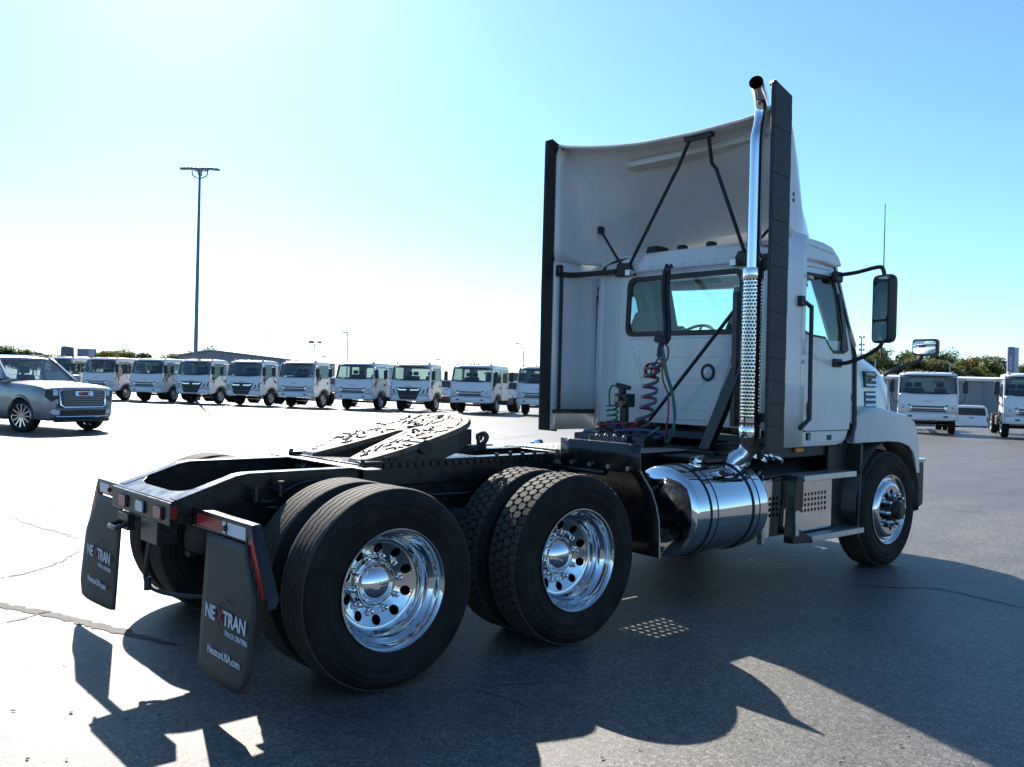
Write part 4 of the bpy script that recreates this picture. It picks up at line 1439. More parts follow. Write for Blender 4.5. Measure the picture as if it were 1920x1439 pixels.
# braces
mb = MB()
mb.beam((3.40, -0.29, 3.595), (3.40, -0.56, 3.595), 0.05, 0.035)
mb.tube([(3.40, -0.33, 3.59), (3.52, -0.12, 3.41), (3.56, -0.05, 3.37), (3.74, 0.58, 2.68)], 0.0155, 8)
mb.tube([(3.40, -0.52, 3.59), (3.52, -0.47, 3.40), (3.56, -0.49, 3.35), (3.74, -0.66, 2.67)], 0.0155, 8)
mb.build('fairing_brace', M_BLACK, TRUCK, 40)
for s in (-1, 1):
    mb = MB()
    mb.tube([(3.825, s * 1.04, 3.045), (3.74, s * 0.68, 2.66)], 0.013, 8)
    mb.box((3.825, s * 1.04, 3.05), (0.06, 0.035, 0.07))
    mb.build('side_brace', M_BLACK, TRUCK, 40)
    mb = MB()
    mb.prism([(3.73, s * 0.53, 2.57), (3.73, s * 0.76, 2.57), (3.73, s * 0.74, 2.69), (3.73, s * 0.60, 2.69)], (0.05, 0, 0))
    mb.build('brace_bracket', M_BLACK, TRUCK, bevel=0.006)
    MB().tube(spline([(3.38, s * 1.185, 2.60), (3.55, s * 1.18, 2.60), (3.66, s * 1.08, 2.61), (3.74, s * 0.75, 2.62)], 5), 0.026, 8).build('extender_bar', M_BLACK, TRUCK, 40)
    MB().b2(3.37, 3.43, s * 1.14, s * 1.19, 2.58, 2.68).build('bar_clamp', M_BLACK, TRUCK, bevel=0.012)
    MB().tube(spline([(3.38, s * 1.18, 1.29), (3.7, s * 1.17, 1.29), (4.0, s * 1.09, 1.29)] if s > 0 else [(3.38, s * 1.18, 1.29), (3.6, s * 1.17, 1.29), (3.74, s * 0.95, 1.29)], 5), 0.022, 8).build('extender_bar', M_BLACK, TRUCK, 40)
    MB().b2(3.43, 3.465, s * 1.172, s * 1.19, 1.3, 2.58).build('extender_post', M_BLACK, TRUCK, bevel=0.006)
for i in range(2):                               # two vent plugs on the fairing flank
    MB().lathe([(0.017, -1.200), (0.017, -1.213), (0.001, -1.215)], lambda a, b, t, i=i: (3.55 + a, t, 3.00 + 0.045 * i + b), 12).build('vent_plug', M_BLACK, TRUCK, 40)

# ---- exhaust stack ---------------------------------------------------------------
EX, EY = 3.295, -1.045
mb = MB()
mb.tube([(EX, EY, 1.1), (EX, EY, 2.44)], 0.058, 20)
mb.tube([(EX, EY, 1.30), (EX, EY, 1.14), (EX - 0.01, EY + 0.02, 1.06), (EX - 0.07, EY + 0.08, 0.98)], [0.082, 0.070, 0.062, 0.060], 20)
exh = mb.build('exhaust_muffler', M_RUST, TRUCK, 40)
path = [(EX, EY, 2.40), (EX, EY, 3.0), (EX, EY, 3.40), (EX + 0.018, EY, 3.50), (EX + 0.050, EY + 0.004, 3.59), (EX + 0.056, EY, 3.68), (EX + 0.020, EY - 0.015, 3.755), (EX - 0.05, EY - 0.04, 3.795), (EX - 0.155, EY - 0.085, 3.818)]
pipe = MB().tube(spline(path, 4), 0.053, 28, cap=False).build('exhaust_pipe', M_CHROME, exh, 50)
MB().tube(spline(path, 4)[-9:], 0.049, 24, cap=False).build('pipe_bore', M_RUST, exh, 50)
# perforated heat shield
mb = MB()
nA, nZ, rs, z0, z1 = 20, 40, 0.080, 1.33, 2.39
V, F = [], []
for side_ in (0,):
    for iz in range(nZ):
        for ia in range(nA):
            off = 0.5 * (iz % 2)
            a0, a1 = 2 * pi * (ia + off) / nA, 2 * pi * (ia + 1 + off) / nA
            za, zb_ = z0 + (z1 - z0) * iz / nZ, z0 + (z1 - z0) * (iz + 1) / nZ
            am, an = a0 + (a1 - a0) * 0.11, a0 + (a1 - a0) * 0.89
            zc_, zd = za + (zb_ - za) * 0.20, za + (zb_ - za) * 0.74
            k = len(V)
            for a, z in ((a0, za), (a1, za), (a1, zb_), (a0, zb_), (am, zc_), (an, zc_), (an, zd), (am, zd)):
                V.append((EX + rs * cos(a), EY + rs * sin(a), z))
            F += [(k, k + 1, k + 5, k + 4), (k + 1, k + 2, k + 6, k + 5), (k + 2, k + 3, k + 7, k + 6), (k + 3, k, k + 4, k + 7)]
mb.add(V, F)
mb.lathe([(rs, 1.27), (rs, 1.33)], lambda a, b, t: (EX + a, EY + b, t), 60)
mb.lathe([(rs, 2.39), (rs, 2.43)], lambda a, b, t: (EX + a, EY + b, t), 60)
mb.build('heat_shield', M_ALU, exh, 50)
for z in (1.235, 2.43):
    MB().lathe([(0.055, z - 0.055), (0.084, z - 0.05), (0.086, z - 0.045), (0.086, z + 0.03), (0.084, z + 0.035)], lambda a, b, t: (EX + a, EY + b, t), 48).build('shield_band', M_CHROME, exh, 40)
for z in (2.49, 1.33):
    MB().b2(EX + 0.03, EX + 0.16, EY - 0.165, EY + 0.02, z - 0.025, z + 0.04).build('stack_bracket', M_BLACK, exh, bevel=0.008)
elb = MB().tube(spline([(EX, EY + 0.01, 1.12), (EX - 0.02, EY + 0.03, 1.06), (EX - 0.11, EY + 0.11, 0.96), (EX - 0.20, EY + 0.24, 0.86)], 4), 0.066, 20).build('exhaust_elbow', M_ALU, exh, 40)
MB().tube([(EX - 0.045, EY + 0.05, 1.035), (EX - 0.085, EY + 0.085, 0.995)], 0.075, 20).build('band_clamp', M_CHROME, exh, 40)
mb = MB()
for k in range(5):
    a = (3.40 + 0.05 * k, -0.88 - 0.04 * k, 1.04 + 0.02 * (k % 2))
    mb.tube(spline([a, (a[0] + 0.05, a[1] - 0.05, a[2] - 0.03), (a[0] + 0.12, a[1] - 0.02, a[2] - 0.05)], 4), 0.02, 8)
mb.build('exhaust_sensor_lines', M_ALU, exh, 40)
# upright post and raked foot that carry the stack
mb = MB()
mb.beam((3.50, -0.765, 1.25), (3.50, -0.765, 2.32), 0.05, 0.06, (1, 0, 0))
mb.beam((3.52, -0.79, 1.74), (3.42, -0.53, 1.0), 0.10, 0.07, (1, 0, 0))
mb.b2(3.3, 3.62, -0.9, -0.45, 1.02, 1.06)
mb.build('stack_post', M_FRAME, TRUCK, bevel=0.006)
MB().tube([(3.60, -0.72, 2.24), (3.60, 0.22, 1.22)], 0.017, 8).build('diagonal_strut', M_FRAME, TRUCK, 40)

# ---- air and light lines --------------------------------------------------------------
mb = MB()
mb.tube([(3.70, 0.54, 2.592), (3.70, -0.60, 2.592)], 0.010, 8)
mb.box((3.705, 0.56, 2.592), (0.05, 0.055, 0.05))
mb.box((3.705, -0.585, 2.592), (0.05, 0.055, 0.05))
mb.build('hose_rail', M_DULL, TRUCK, 40)
sp1 = spline([(3.70, 0.10, 2.60), (3.66, 0.09, 2.62), (3.55, 0.02, 2.5), (3.42, -0.08, 2.3), (3.34, -0.17, 2.10), (3.30, -0.20, 1.94)], 5)
sp2 = [p + Vector((0.02, -0.03, 0)) for p in sp1]
hs_ = MB().tube(sp1, [0.012] * 8 + [0.02] * (len(sp1) - 8), 8).build('hose_tender', M_BLACK, TRUCK, 40)
MB().tube(sp2, [0.010] * 8 + [0.017] * (len(sp2) - 8), 8).build('tender_spring', M_BLACK, hs_, 40)
MB().tube([(3.30, -0.175, 1.96), (3.29, -0.16, 1.80)], 0.026, 10).build('tender_grip', M_BLACK, hs_, 40)
MB().tube([(3.29, -0.24, 1.93), (3.29, -0.12, 1.95)], 0.03, 8).build('tender_clip', M_BLACK, hs_, 40)
ctr = spline([(3.28, -0.115, 1.74), (3.27, -0.10, 1.66), (3.28, -0.075, 1.52), (3.29, -0.045, 1.38), (3.30, 0.03, 1.22)], 40)


def coil(cl, r, turns, ph, n=None):
    P = []
    N = len(cl)
    for i, p in enumerate(cl):
        a = 2 * pi * turns * i / N + ph
        P.append(p + Vector((r * sin(a), r * 1.25 * cos(a), 0.012 * sin(a))))
    return P


for nm, mt, ph in (('red_air_line', M_HRED, 0.0), ('blue_air_line', M_HBLUE, 0.55), ('green_light_cable', M_HGREEN, 1.1)):
    MB().tube(coil(ctr, 0.055, 6.5, ph), 0.0075, 6).build(nm, mt, TRUCK, 60)
for k, mt in enumerate((M_HRED, M_HBLUE, M_HRED)):
    P = [(3.26 - 0.012 * k, -0.105 + 0.055 * cos(2 * pi * i / 20), 1.685 + 0.055 * sin(2 * pi * i / 20)) for i in range(20)]
    MB().tube(P, 0.008, 6, closed=True).build('hose_wrap', mt, TRUCK, 60)
for nm, mt, pts in (('green_light_cable', M_HGREEN, [(-0.18, 1.90), (-0.211, 1.817), (-0.246, 1.67), (-0.313, 1.5), (-0.342, 1.307), (-0.293, 1.171), (-0.25, 1.09)]),
                    ('green_light_cable', M_HGREEN, [(-0.17, 1.88), (-0.195, 1.80), (-0.225, 1.67), (-0.30, 1.49), (-0.33, 1.30), (-0.33, 1.19), (-0.27, 1.09)]),
                    ('red_air_line', M_HRED, [(-0.17, 1.90), (-0.19, 1.817), (-0.201, 1.62), (-0.26, 1.487), (-0.266, 1.304), (-0.233, 1.10)]),
                    ('red_air_line', M_HRED, [(-0.19, 1.92), (-0.245, 1.88), (-0.25, 1.80), (-0.22, 1.76), (-0.19, 1.80)]),
                    ('blue_air_line', M_HBLUE, [(-0.16, 1.80), (-0.13, 1.76), (-0.10, 1.72), (-0.07, 1.66)]),
                    ('red_air_line', M_HRED, [(-0.17, 1.79), (-0.19, 1.74), (-0.15, 1.71), (-0.08, 1.72)])):
    MB().tube(spline([(3.29, a, b) for a, b in pts], 6), 0.008, 6).build(nm, mt, TRUCK, 60)
# glad-hand valve block on its bracket
mb = MB()
mb.b2(3.50, 3.62, 0.375, 0.52, 1.36, 1.48)
mb.cyl((3.53, 0.45, 1.48), (3.53, 0.45, 1.55), 0.035, n=12)
mb.tube([(3.53, 0.36, 1.53), (3.53, 0.52, 1.56)], 0.022, 8)
mb.b2(3.52, 3.57, 0.40, 0.47, 1.12, 1.36)
mb.b2(3.48, 3.60, 0.38, 0.56, 1.05, 1.16)
gh = mb.build('gladhand_bracket', M_BLACK, TRUCK, bevel=0.008)
MB().tube([(3.50, 0.46, 1.43), (3.46, 0.46, 1.43)], 0.028, 12).build('gladhand', M_STEEL, gh, 40)
MB().tube([(3.50, 0.41, 1.40), (3.46, 0.41, 1.39)], 0.028, 12).build('gladhand', M_STEEL, gh, 40)
c2 = spline([(3.50, 0.55, 1.36), (3.49, 0.53, 1.28), (3.48, 0.55, 1.18)], 30)
MB().tube(coil(c2, 0.045, 4, 0), 0.009, 6).build('green_light_cable', M_HGREEN, TRUCK, 60)
MB().tube(spline([(3.50, 0.47, 1.53), (3.49, 0.53, 1.55), (3.49, 0.57, 1.50), (3.49, 0.565, 1.36)], 6), 0.009, 6).build('green_light_cable', M_HGREEN, TRUCK, 60)
# loose bundle of lines on the deck at the foot of the cab
rb = random.Random(5)
for k in range(9):
    mt = (M_HBLUE, M_HGREEN, M_BLACK, M_HBLUE, M_HRED)[k % 5]
    y0 = rb.uniform(0.10, 0.48)
    P = [(3.40 + rb.uniform(-0.1, 0.1), y0, 1.10 + rb.uniform(0, 0.04))]
    for j in range(5):
        P.append((3.32 + rb.uniform(-0.15, 0.12), y0 - 0.1 * j + rb.uniform(-0.10, 0.10), 1.11 + rb.uniform(-0.03, 0.13)))
    MB().tube(spline(P, 6), 0.010, 6).build('air_line', mt, TRUCK, 60)
cc = spline([(2.62, -0.10, 1.10), (2.62, -0.27, 1.11), (2.62, -0.44, 1.10)], 40)
MB().tube([p + Vector((0.045 * cos(2 * pi * 4 * i / len(cc)), 0, 0.02 + 0.05 * sin(2 * pi * 4 * i / len(cc)))) for i, p in enumerate(cc)], 0.0055, 6).build('air_line', M_HBLUE, TRUCK, 60)
mb = MB()
mb.b2(3.0, 3.55, -0.05, 0.35, 1.03, 1.14)
mb.cyl((3.15, -0.2, 1.06), (3.15, 0.55, 1.06), 0.09, n=14)
mb.build('valve_box', M_FRAME, TRUCK, bevel=0.01)

# ---- hood, fenders, bumper ----------------------------------------------------------------
HS = [(4.775, 1.03, 2.02, 1.05), (4.95, 1.025, 2.03, 1.05), (5.08, 1.01, 1.99, 1.05), (5.3, 0.995, 1.915, 1.05), (5.5, 0.985, 1.855, 1.02), (5.65, 0.97, 1.80, 1.0), (5.78, 0.935, 1.72, 0.95), (5.95, 0.86, 1.60, 0.9), (6.10, 0.76, 1.42, 0.85), (6.16, 0.68, 1.0, 0.8)]
rows = []
for x, wd, zt, zb in HS:
    row = []
    pr = [(1.0, zb), (1.0, zb + (zt - zb) * 0.35), (0.985, zb + (zt - zb) * 0.62), (0.96, zb + (zt - zb) * 0.80), (0.90, zb + (zt - zb) * 0.915), (0.80, zb + (zt - zb) * 0.965), (0.6, zb + (zt - zb) * 0.99), (0.3, zt), (0.0, zt)]
    for k, z in pr:
        row.append((x, -wd * k, z))
    for k, z in reversed(pr[:-1]):
        row.append((x, wd * k, z))
    rows.append(row)
hood = MB().grid(rows).build('hood', M_WHITE, TRUCK, 50, solid=0.012)
MB().grid([rows[-1], [(6.155, p[1] * 0.97, p[2]) for p in rows[-1]]]).build('hood_nose', M_WHITE, hood, 40)
MB().panel([(-0.66, 0.82), (0.66, 0.82), (0.66, 1.38), (-0.66, 1.38)], [], lambda a, b, w_: (6.13 + w_, a, b), 0.02).build('grille', M_GRILLE, hood)
for s in (-1, 1):
    # cowl fin behind the hood shoulder
    MB().prism([(4.86, s * 0.99, 1.99), (5.02, s * 0.96, 1.98), (4.99, s * 0.95, 2.03), (4.91, s * 0.97, 2.07), (4.87, s * 0.98, 2.06)], (0, s * -0.05, 0)).build('cowl_fin', M_WHITE, hood, bevel=0.012)
    # side intakes: two banks of three slats in a dark recess
    for zt in (1.735, 1.555):
        x0 = 5.12
        fr_ = MB().prism([(x0, s * 1.014, zt - 0.145), (x0 + 0.24, s * 1.001, zt - 0.145), (x0 + 0.25, s * 0.990, zt), (x0 + 0.01, s * 1.004, zt)], (0, s * -0.05, 0)).build('side_vent', M_BLACK, hood)
        for k in range(3):
            z = zt - 0.022 - 0.048 * k
            MB().prism([(x0 + 0.02, s * 1.012, z - 0.012), (x0 + 0.245, s * 0.999, z - 0.012), (x0 + 0.245, s * 0.990, z + 0.01), (x0 + 0.02, s * 1.003, z + 0.01)], (0, s * 0.010, -0.004)).build('vent_slat', M_CHROME if k == 0 else M_ALU, fr_, bevel=0.003)
    MB().prism([(5.60, s * 0.975, 1.66), (5.615, s * 0.973, 1.66), (5.68, s * 0.964, 1.30), (5.665, s * 0.967, 1.30)], (0, s * 0.012, 0)).build('hood_crease', M_WHITE2, hood, bevel=0.003)
    # fender: outer skin with a wheel arch, top skin flowing into the hood
    outl = [(4.80, 1.33), (4.95, 1.372), (5.25, 1.365), (5.55, 1.325), (5.72, 1.275), (5.82, 1.19), (5.90, 1.0), (5.93, 0.80), (5.86, 0.80), (5.80, 0.92), (5.72, 1.0), (5.60, 1.065), (5.42, 1.105), (5.2, 1.118), (4.80, 1.105)]
    fe = MB().panel(outl, [], lambda a, b, w_: (a, s * (1.205 - w_ - 0.11 * sstep(5.0, 4.78, a) - 0.05 * sstep(5.6, 5.95, a)), b), 0.018).build('fender', M_WHITE, TRUCK, 40)
    rows = []
    tp = [(4.80, 1.33), (4.95, 1.372), (5.25, 1.365), (5.55, 1.325), (5.72, 1.275), (5.82, 1.19), (5.90, 1.0), (5.93, 0.80)]
    for x, z in tp:
        yy = 1.205 - 0.11 * sstep(5.0, 4.78, x) - 0.05 * sstep(5.6, 5.95, x)
        rows.append([(x, s * yy, z), (x, s * (yy - 0.03), z + 0.018), (x, s * (yy - 0.09), z + 0.032), (x, s * (yy - 0.2), z + 0.05), (x + (0.1 if x > 5.7 else 0), s * 0.72, z + 0.09)])
    MB().grid(rows).build('fender_top', M_WHITE, fe, 60, solid=0.012)
    # liner over the tyre
    rows = [[(5.285 + 0.60 * cos(radians(a)), s * y, 0.55 + 0.57 * sin(radians(a))) for y in (1.18, 0.8, 0.5)] for a in range(-10, 191, 10)]
    MB().grid(rows).build('fender_liner', M_BLACK, fe, 60, solid=0.006)
    # bumper end and front flap
    MB().prism([(5.86, s * 1.15, 0.90), (6.05, s * 1.15, 0.90), (6.05, s * 1.15, 0.50), (6.0, s * 1.15, 0.47), (5.82, s * 1.15, 0.52)], (0, s * -0.30, 0)).build('bumper_end', M_BLACK, TRUCK, bevel=0.02)
    MB().b2(5.84, 6.06, s * 0.9, s * 1.16, 0.895, 0.93).build('bumper_trim', M_CHROME, TRUCK, bevel=0.008)
MB().prism([(6.05, -1.1, 0.40), (6.25, -0.9, 0.40), (6.25, 0.9, 0.40), (6.05, 1.1, 0.40)], (0, 0, 0.42)).build('bumper', M_CHROME, TRUCK, bevel=0.03)

# ---- mirrors, aerial ---------------------------------------------------------------------
for s in (-1, 1):
    mi = part('door_mirror', TRUCK, (0, 0, 0))
    MB().tube(spline([(4.40, s * 1.10, 2.515), (4.44, s * 1.25, 2.53), (4.44, s * 1.43, 2.56), (4.452, s * 1.48, 2.55), (4.455, s * 1.50, 2.47)], 5), 0.017, 8).build('mirror_arm', M_BLACK, mi, 40)
    MB().tube(spline([(4.44, s * 1.11, 1.785), (4.46, s * 1.2, 1.79), (4.46, s * 1.38, 1.86), (4.455, s * 1.48, 1.93), (4.455, s * 1.50, 2.0)], 5), 0.017, 8).build('mirror_arm', M_BLACK, mi, 40)
    MB().box((4.40, s * 1.12, 2.50), (0.12, 0.05, 0.09)).build('arm_mount', M_BLACK, mi, bevel=0.015)
    MB().box((4.43, s * 1.12, 1.785), (0.13, 0.04, 0.07)).build('arm_mount', M_BLACK, mi, bevel=0.015)
    # housing in its own frame: face normal to the rear, turned a little inwards
    m3 = Matrix.Rotation(radians(26) * s, 3, 'Z')
    c = Vector((4.405, s * 1.495, 2.22))
    def hp(a, b, w_):
        return tuple(c + m3 @ Vector((w_, s * a, b)))
    sec = rrect(-0.105, 0.105, -0.275, 0.275, 0.045, 4)
    mb = MB()
    rows = [[hp(a * k, b * (1 - (1 - k) * 0.5), w_) for a, b in sec] for k, w_ in ((0.98, 0.0), (1.0, 0.012), (1.0, 0.05), (0.94, 0.075), (0.80, 0.09), (0.4, 0.096))]
    mb.grid(rows, wrap=True)
    mb.panel(sec, [], lambda a, b, w_: hp(a * 0.98, b * 0.99, w_ * 0.6), 0.01)
    mb.panel(rrect(-0.05, 0.05, -0.13, 0.13, 0.02), [], lambda a, b, w_: hp(a, b, 0.089 + w_), 0.007)
    MB_h = mb.build('mirror_housing', M_BLACK, mi, 40)
    MB().panel(rrect(-0.088, 0.088, -0.085, 0.255, 0.03), [], lambda a, b, w_: hp(a, b, -0.003 - w_), 0.003).build('mirror_glass', M_MIRROR, mi)
    MB().panel(rrect(-0.088, 0.088, -0.255, -0.105, 0.03), [], lambda a, b, w_: hp(a, b, -0.003 - w_ - 0.0 * a), 0.003).build('mirror_glass', M_MIRROR, mi)
    # hood mirror on a long arm
    hm = part('hood_mirror', TRUCK, (0, 0, 0))
    MB().tube(spline([(5.66, s * 0.93, 1.71), (5.8, s * 0.95, 1.765), (6.03, s * 1.06, 1.85), (6.06, s * 1.09, 1.90), (6.06, s * 1.10, 1.97)], 5), [0.017] * 12 + [0.02] * 9, 8).build('mirror_arm', M_BLACK, hm, 40)
    c3 = Vector((6.03, s * 1.13, 1.985))
    m4 = Matrix.Rotation(radians(8) * s, 3, 'Z')
    def hq(a, b, w_):
        return tuple(c3 + m4 @ Vector((w_, a, b)))
    sec = rrect(-0.128, 0.128, -0.08, 0.08, 0.03, 4)
    mb = MB().grid([[hq(a * k, b * k, w_) for a, b in sec] for k, w_ in ((0.99, 0), (1.0, 0.015), (0.95, 0.05), (0.7, 0.09), (0.2, 0.10))], wrap=True)
    mb.panel(sec, [], lambda a, b, w_: hq(a * 0.99, b * 0.99, w_), 0.008)
    mb.build('mirror_housing', M_BLACK, hm, 40)
    rows = []
    for j in range(7):
        b = -0.066 + 0.132 * j / 6
        rows.append([hq(-0.113 + 0.226 * i / 12, b * 0.92, 0.004 - 0.012 * (1 - ((i - 6) / 6) ** 2) * 0.6 - 0.010 * (1 - ((j - 3) / 3) ** 2)) for i in range(13)])
    MB().grid(rows).build('mirror_glass', M_MIRROR, hm, 60)
ae = MB().tube([(5.40, -1.02, 2.58), (5.40, -1.02, 3.27)], [0.006, 0.0035], 6).build('aerial', M_BLACK, TRUCK, 40)
ae.location = (0, 0, 0)
MB().tube([(5.40, -1.02, 1.86), (5.40, -1.02, 2.60)], 0.008, 6).build('aerial_mast', M_BLACK, TRUCK, 40)


# ================================================================== the yard behind
FWH = Vector((cos(YAW), sin(YAW), 0))
RTH = Vector((sin(YAW), -cos(YAW), 0))


def yard(dep, lat):
    """a spot on the ground DEP metres out along the lot and LAT metres to its kerb side"""
    p = Vector((CAM.x, CAM.y, 0)) + FWH * dep + RTH * lat
    p.z = ground_z(p.x, p.y)
    return p


HEAD = radians(-149)
ORD = ['first', 'second', 'third', 'fourth', 'fifth', 'sixth', 'seventh', 'eighth', 'ninth', 'tenth', 'eleventh', 'twelfth', 'thirteenth', 'fourteenth', 'fifteenth', 'sixteenth', 'seventeenth', 'eighteenth', 'nineteenth', 'twentieth']

# ---- cab-over trucks ---------------------------------------------------
ME_CTYRE = MB().lathe([(0.235, 0.10), (0.25, 0.115), (0.31, 0.12), (0.36, 0.112), (0.382, 0.095), (0.388, 0.05), (0.388, -0.05), (0.382, -0.095), (0.36, -0.112), (0.31, -0.12), (0.25, -0.115), (0.235, -0.10)], lambda a, b, t: (a, t, b), 36, close=True).mesh('tyre', M_TYRE, 40)


def cwheel_mesh():
    mb = MB()
    mb.lathe([(0.236, 0.095), (0.243, 0.112), (0.238, 0.115), (0.228, 0.10), (0.215, 0.06), (0.20, 0.035)], lambda a, b, t: (a, t, b), 32)
    hs = [circ(0, 0, 0.045, 12)] + [circ(0.145 * cos(2 * pi * i / 8), 0.145 * sin(2 * pi * i / 8), 0.030, 8) for i in range(8)]
    mb.panel(circ(0, 0, 0.201, 32), hs, lambda u, v, w_: (u, 0.035 + 0.03 * (1 - (u * u + v * v) / 0.04) + w_, v), 0.006)
    mb.lathe([(0.075, 0.06), (0.07, 0.10), (0.05, 0.125), (0.001, 0.13)], lambda a, b, t: (a, t, b), 14)
    for i in range(6):
        a = 2 * pi * i / 6
        mb.cyl((0.095 * cos(a), 0.05, 0.095 * sin(a)), (0.095 * cos(a), 0.085, 0.095 * sin(a)), 0.014, n=6)
    return mb.mesh('rim', M_SILVER, 40)


ME_CRIM = cwheel_mesh()
ME_CDISC = MB().lathe([(0.23, -0.02), (0.001, -0.02)], lambda a, b, t: (a, t, b), 20).mesh('brake_drum', M_BLACK, 40)
ME_ISU = text_mesh('ISUZU', 0.10, M_CHROME, 0.004, 0, 0.0012, 1.15)


def cab_fx(z):
    """front surface of the cab"""
    if z < 1.47:
        return 1.13 - 0.06 * ((z - 0.9) / 0.57) ** 2
    return 1.07 - (z - 1.47) * 0.33


def make_cabover(label, kind, crew, group):
    rear = -1.58 if crew else -0.58
    t = thing('cabover_truck', label, 'truck', group=group)

    def sf(s, off=0.0):
        return lambda a, b, w_: (a, s * (1.0 + off - 0.055 * max(0, b - 1.38) - w_), b)
    arch = [(0.50 * cos(radians(a)), 0.385 + 0.50 * sin(radians(a))) for a in range(26, 155, 8)]
    side = [(1.00, 0.60), (1.03, 0.95), (1.00, 1.36), (0.80, 2.08), (0.66, 2.19), (rear + 0.06, 2.21), (rear, 2.12), (rear, 0.72), (rear + 0.05, 0.60)] + arch[::-1]
    fwin = [(0.81, 1.24), (0.80, 1.36), (0.63, 2.0), (0.58, 2.05), (-0.36, 2.06), (-0.40, 2.0), (-0.41, 1.46), (-0.37, 1.42), (0.22, 1.42), (0.42, 1.30), (0.60, 1.22)]
    rwin = [(-0.66, 1.44), (-0.63, 2.04), (-1.36, 2.05), (-1.41, 2.0), (-1.42, 1.46), (-1.38, 1.42)]
    for s in (1, -1):
        sd_ = MB().panel(side, [fwin] + ([rwin] if crew else []), sf(s), 0.03).build('cab_side', M_TWHITE, t)
        MB().panel(fwin, [], sf(s, -0.012), 0.004).build('side_window', M_GLASS2, t)
        if crew:
            MB().panel(rwin, [], sf(s, -0.012), 0.004).build('side_window', M_GLASS2, t)
        for x in ((-0.46, -1.50) if crew else (-0.46,)):
            MB().tube([(x, s * (1.002 - 0.055 * max(0, z - 1.38)), z) for z in (0.66, 1.38, 2.1)], 0.006, 4).build('door_seam', M_BLACK, sd_)
        MB().tube([(0.52, s * 1.002, 0.80), (0.86, s * 1.002, 1.05), (0.88, s * 1.002, 1.25)], 0.006, 4).build('door_seam', M_BLACK, sd_)
        MB().b2(-0.36, -0.22, s * 1.0, s * 1.025, 1.14, 1.24).build('door_handle', M_BLACK, t, bevel=0.01)
        if crew:
            MB().b2(-1.40, -1.26, s * 1.0, s * 1.025, 1.14, 1.24).build('door_handle', M_BLACK, t, bevel=0.01)
        MB().b2(0.62, 0.70, s * 0.995, s * 1.02, 1.06, 1.24).build('side_indicator', M_BLACK, t, bevel=0.01)
        MB().grid([[(0.54 * cos(radians(a)), s * y, 0.385 + 0.54 * sin(radians(a))) for y in (1.012, 0.97)] for a in range(18, 163, 8)]).build('wheel_arch', M_BLACK, t, 60, solid=0.03)
        # mirrors
        mr = part('mirror', t)
        MB().tube(spline([(0.84, s * 0.96, 2.02), (1.02, s * 1.18, 2.0), (1.04, s * 1.22, 1.92)], 4), 0.014, 6).build('mirror_arm', M_BLACK, mr, 40)
        MB().tube(spline([(0.98, s * 0.98, 1.10), (1.05, s * 1.16, 1.22), (1.04, s * 1.22, 1.5)], 4), 0.014, 6).build('mirror_arm', M_BLACK, mr, 40)
        MB().b2(1.0, 1.10, s * 1.13, s * 1.31, 1.50, 1.93).build('mirror_housing', M_BLACK, mr, bevel=0.03)
        MB().b2(0.992, 0.998, s * 1.15, s * 1.29, 1.53, 1.90).build('mirror_glass', M_MIRROR, mr)
        for wx in (0.0, -3.35):
            p = part('wheel', t, (wx, s * 0.85, 0.386), (0, 0, 0 if s > 0 else pi))
            link('tyre', ME_CTYRE, p)
            link('rim', ME_CRIM, p)
            link('brake_drum', ME_CDISC, p)
            if wx < 0:
                link('tyre', ME_CTYRE, p, loc=(0, -0.27, 0))
    # front skin
    rows = []
    for z in (0.74, 0.9, 1.05, 1.2, 1.36, 1.475):
        rows.append([(cab_fx(z) - 0.13 * abs(-1 + i / 8) ** 7, (-1 + i / 8) * 1.0, z) for i in range(17)])
    fr = MB().grid(rows).build('front_panel', M_TWHITE, t, 60, solid=0.012)
    rows = []
    for z in (1.475, 1.65, 1.88, 2.11):
        rows.append([(cab_fx(z) - 0.16 * abs(-1 + i / 8) ** 5, (-1 + i / 8) * (1.0 - 0.055 * max(0, z - 1.38) - 0.035), z) for i in range(17)])
    wsn = MB().grid(rows).build('windscreen', M_GLASS2, t, 60)
    edge = rows[0] + [r[-1] for r in rows[1:]] + rows[-1][::-1][1:] + [r[0] for r in rows[::-1][1:-1]]
    MB().tube([(p[0] + 0.004, p[1], p[2]) for p in edge], 0.030, 5, closed=True).build('windscreen_seal', M_BLACK, wsn, 40)
    for s in (1, -1):
        MB().tube([(cab_fx(z) - 0.165, s * (1.0 - 0.055 * max(0, z - 1.38) - 0.012), z) for z in (1.44, 1.75, 2.11)], 0.036, 8).build('a_pillar', M_TWHITE, t, 40)
    # roof
    rows = []
    for x, z, k in ((0.86, 2.09, 0.97), (0.84, 2.16, 0.97), (0.72, 2.225, 0.965), (0.4, 2.255, 0.96), (0.0, 2.26, 0.96), (rear + 0.1, 2.25, 0.96), (rear, 2.18, 0.955)):
        rows.append([(x - (0.16 if x > 0.7 else 0.0) * abs(-1 + i / 8) ** 5, (-1 + i / 8) * k, z - 0.06 * abs(-1 + i / 8) ** 6) for i in range(17)])
    rf = MB().grid(rows).build('roof', M_TWHITE, t, 50, solid=0.02)
    for y in (-0.82, -0.2, 0.0, 0.2, 0.82):
        MB().prism([(0.50, y - 0.045, 2.235), (0.66, y - 0.045, 2.225), (0.60, y - 0.035, 2.30), (0.53, y - 0.035, 2.30)], (0, 0.08, 0)).build('marker_light', M_AMBER, rf, bevel=0.01)
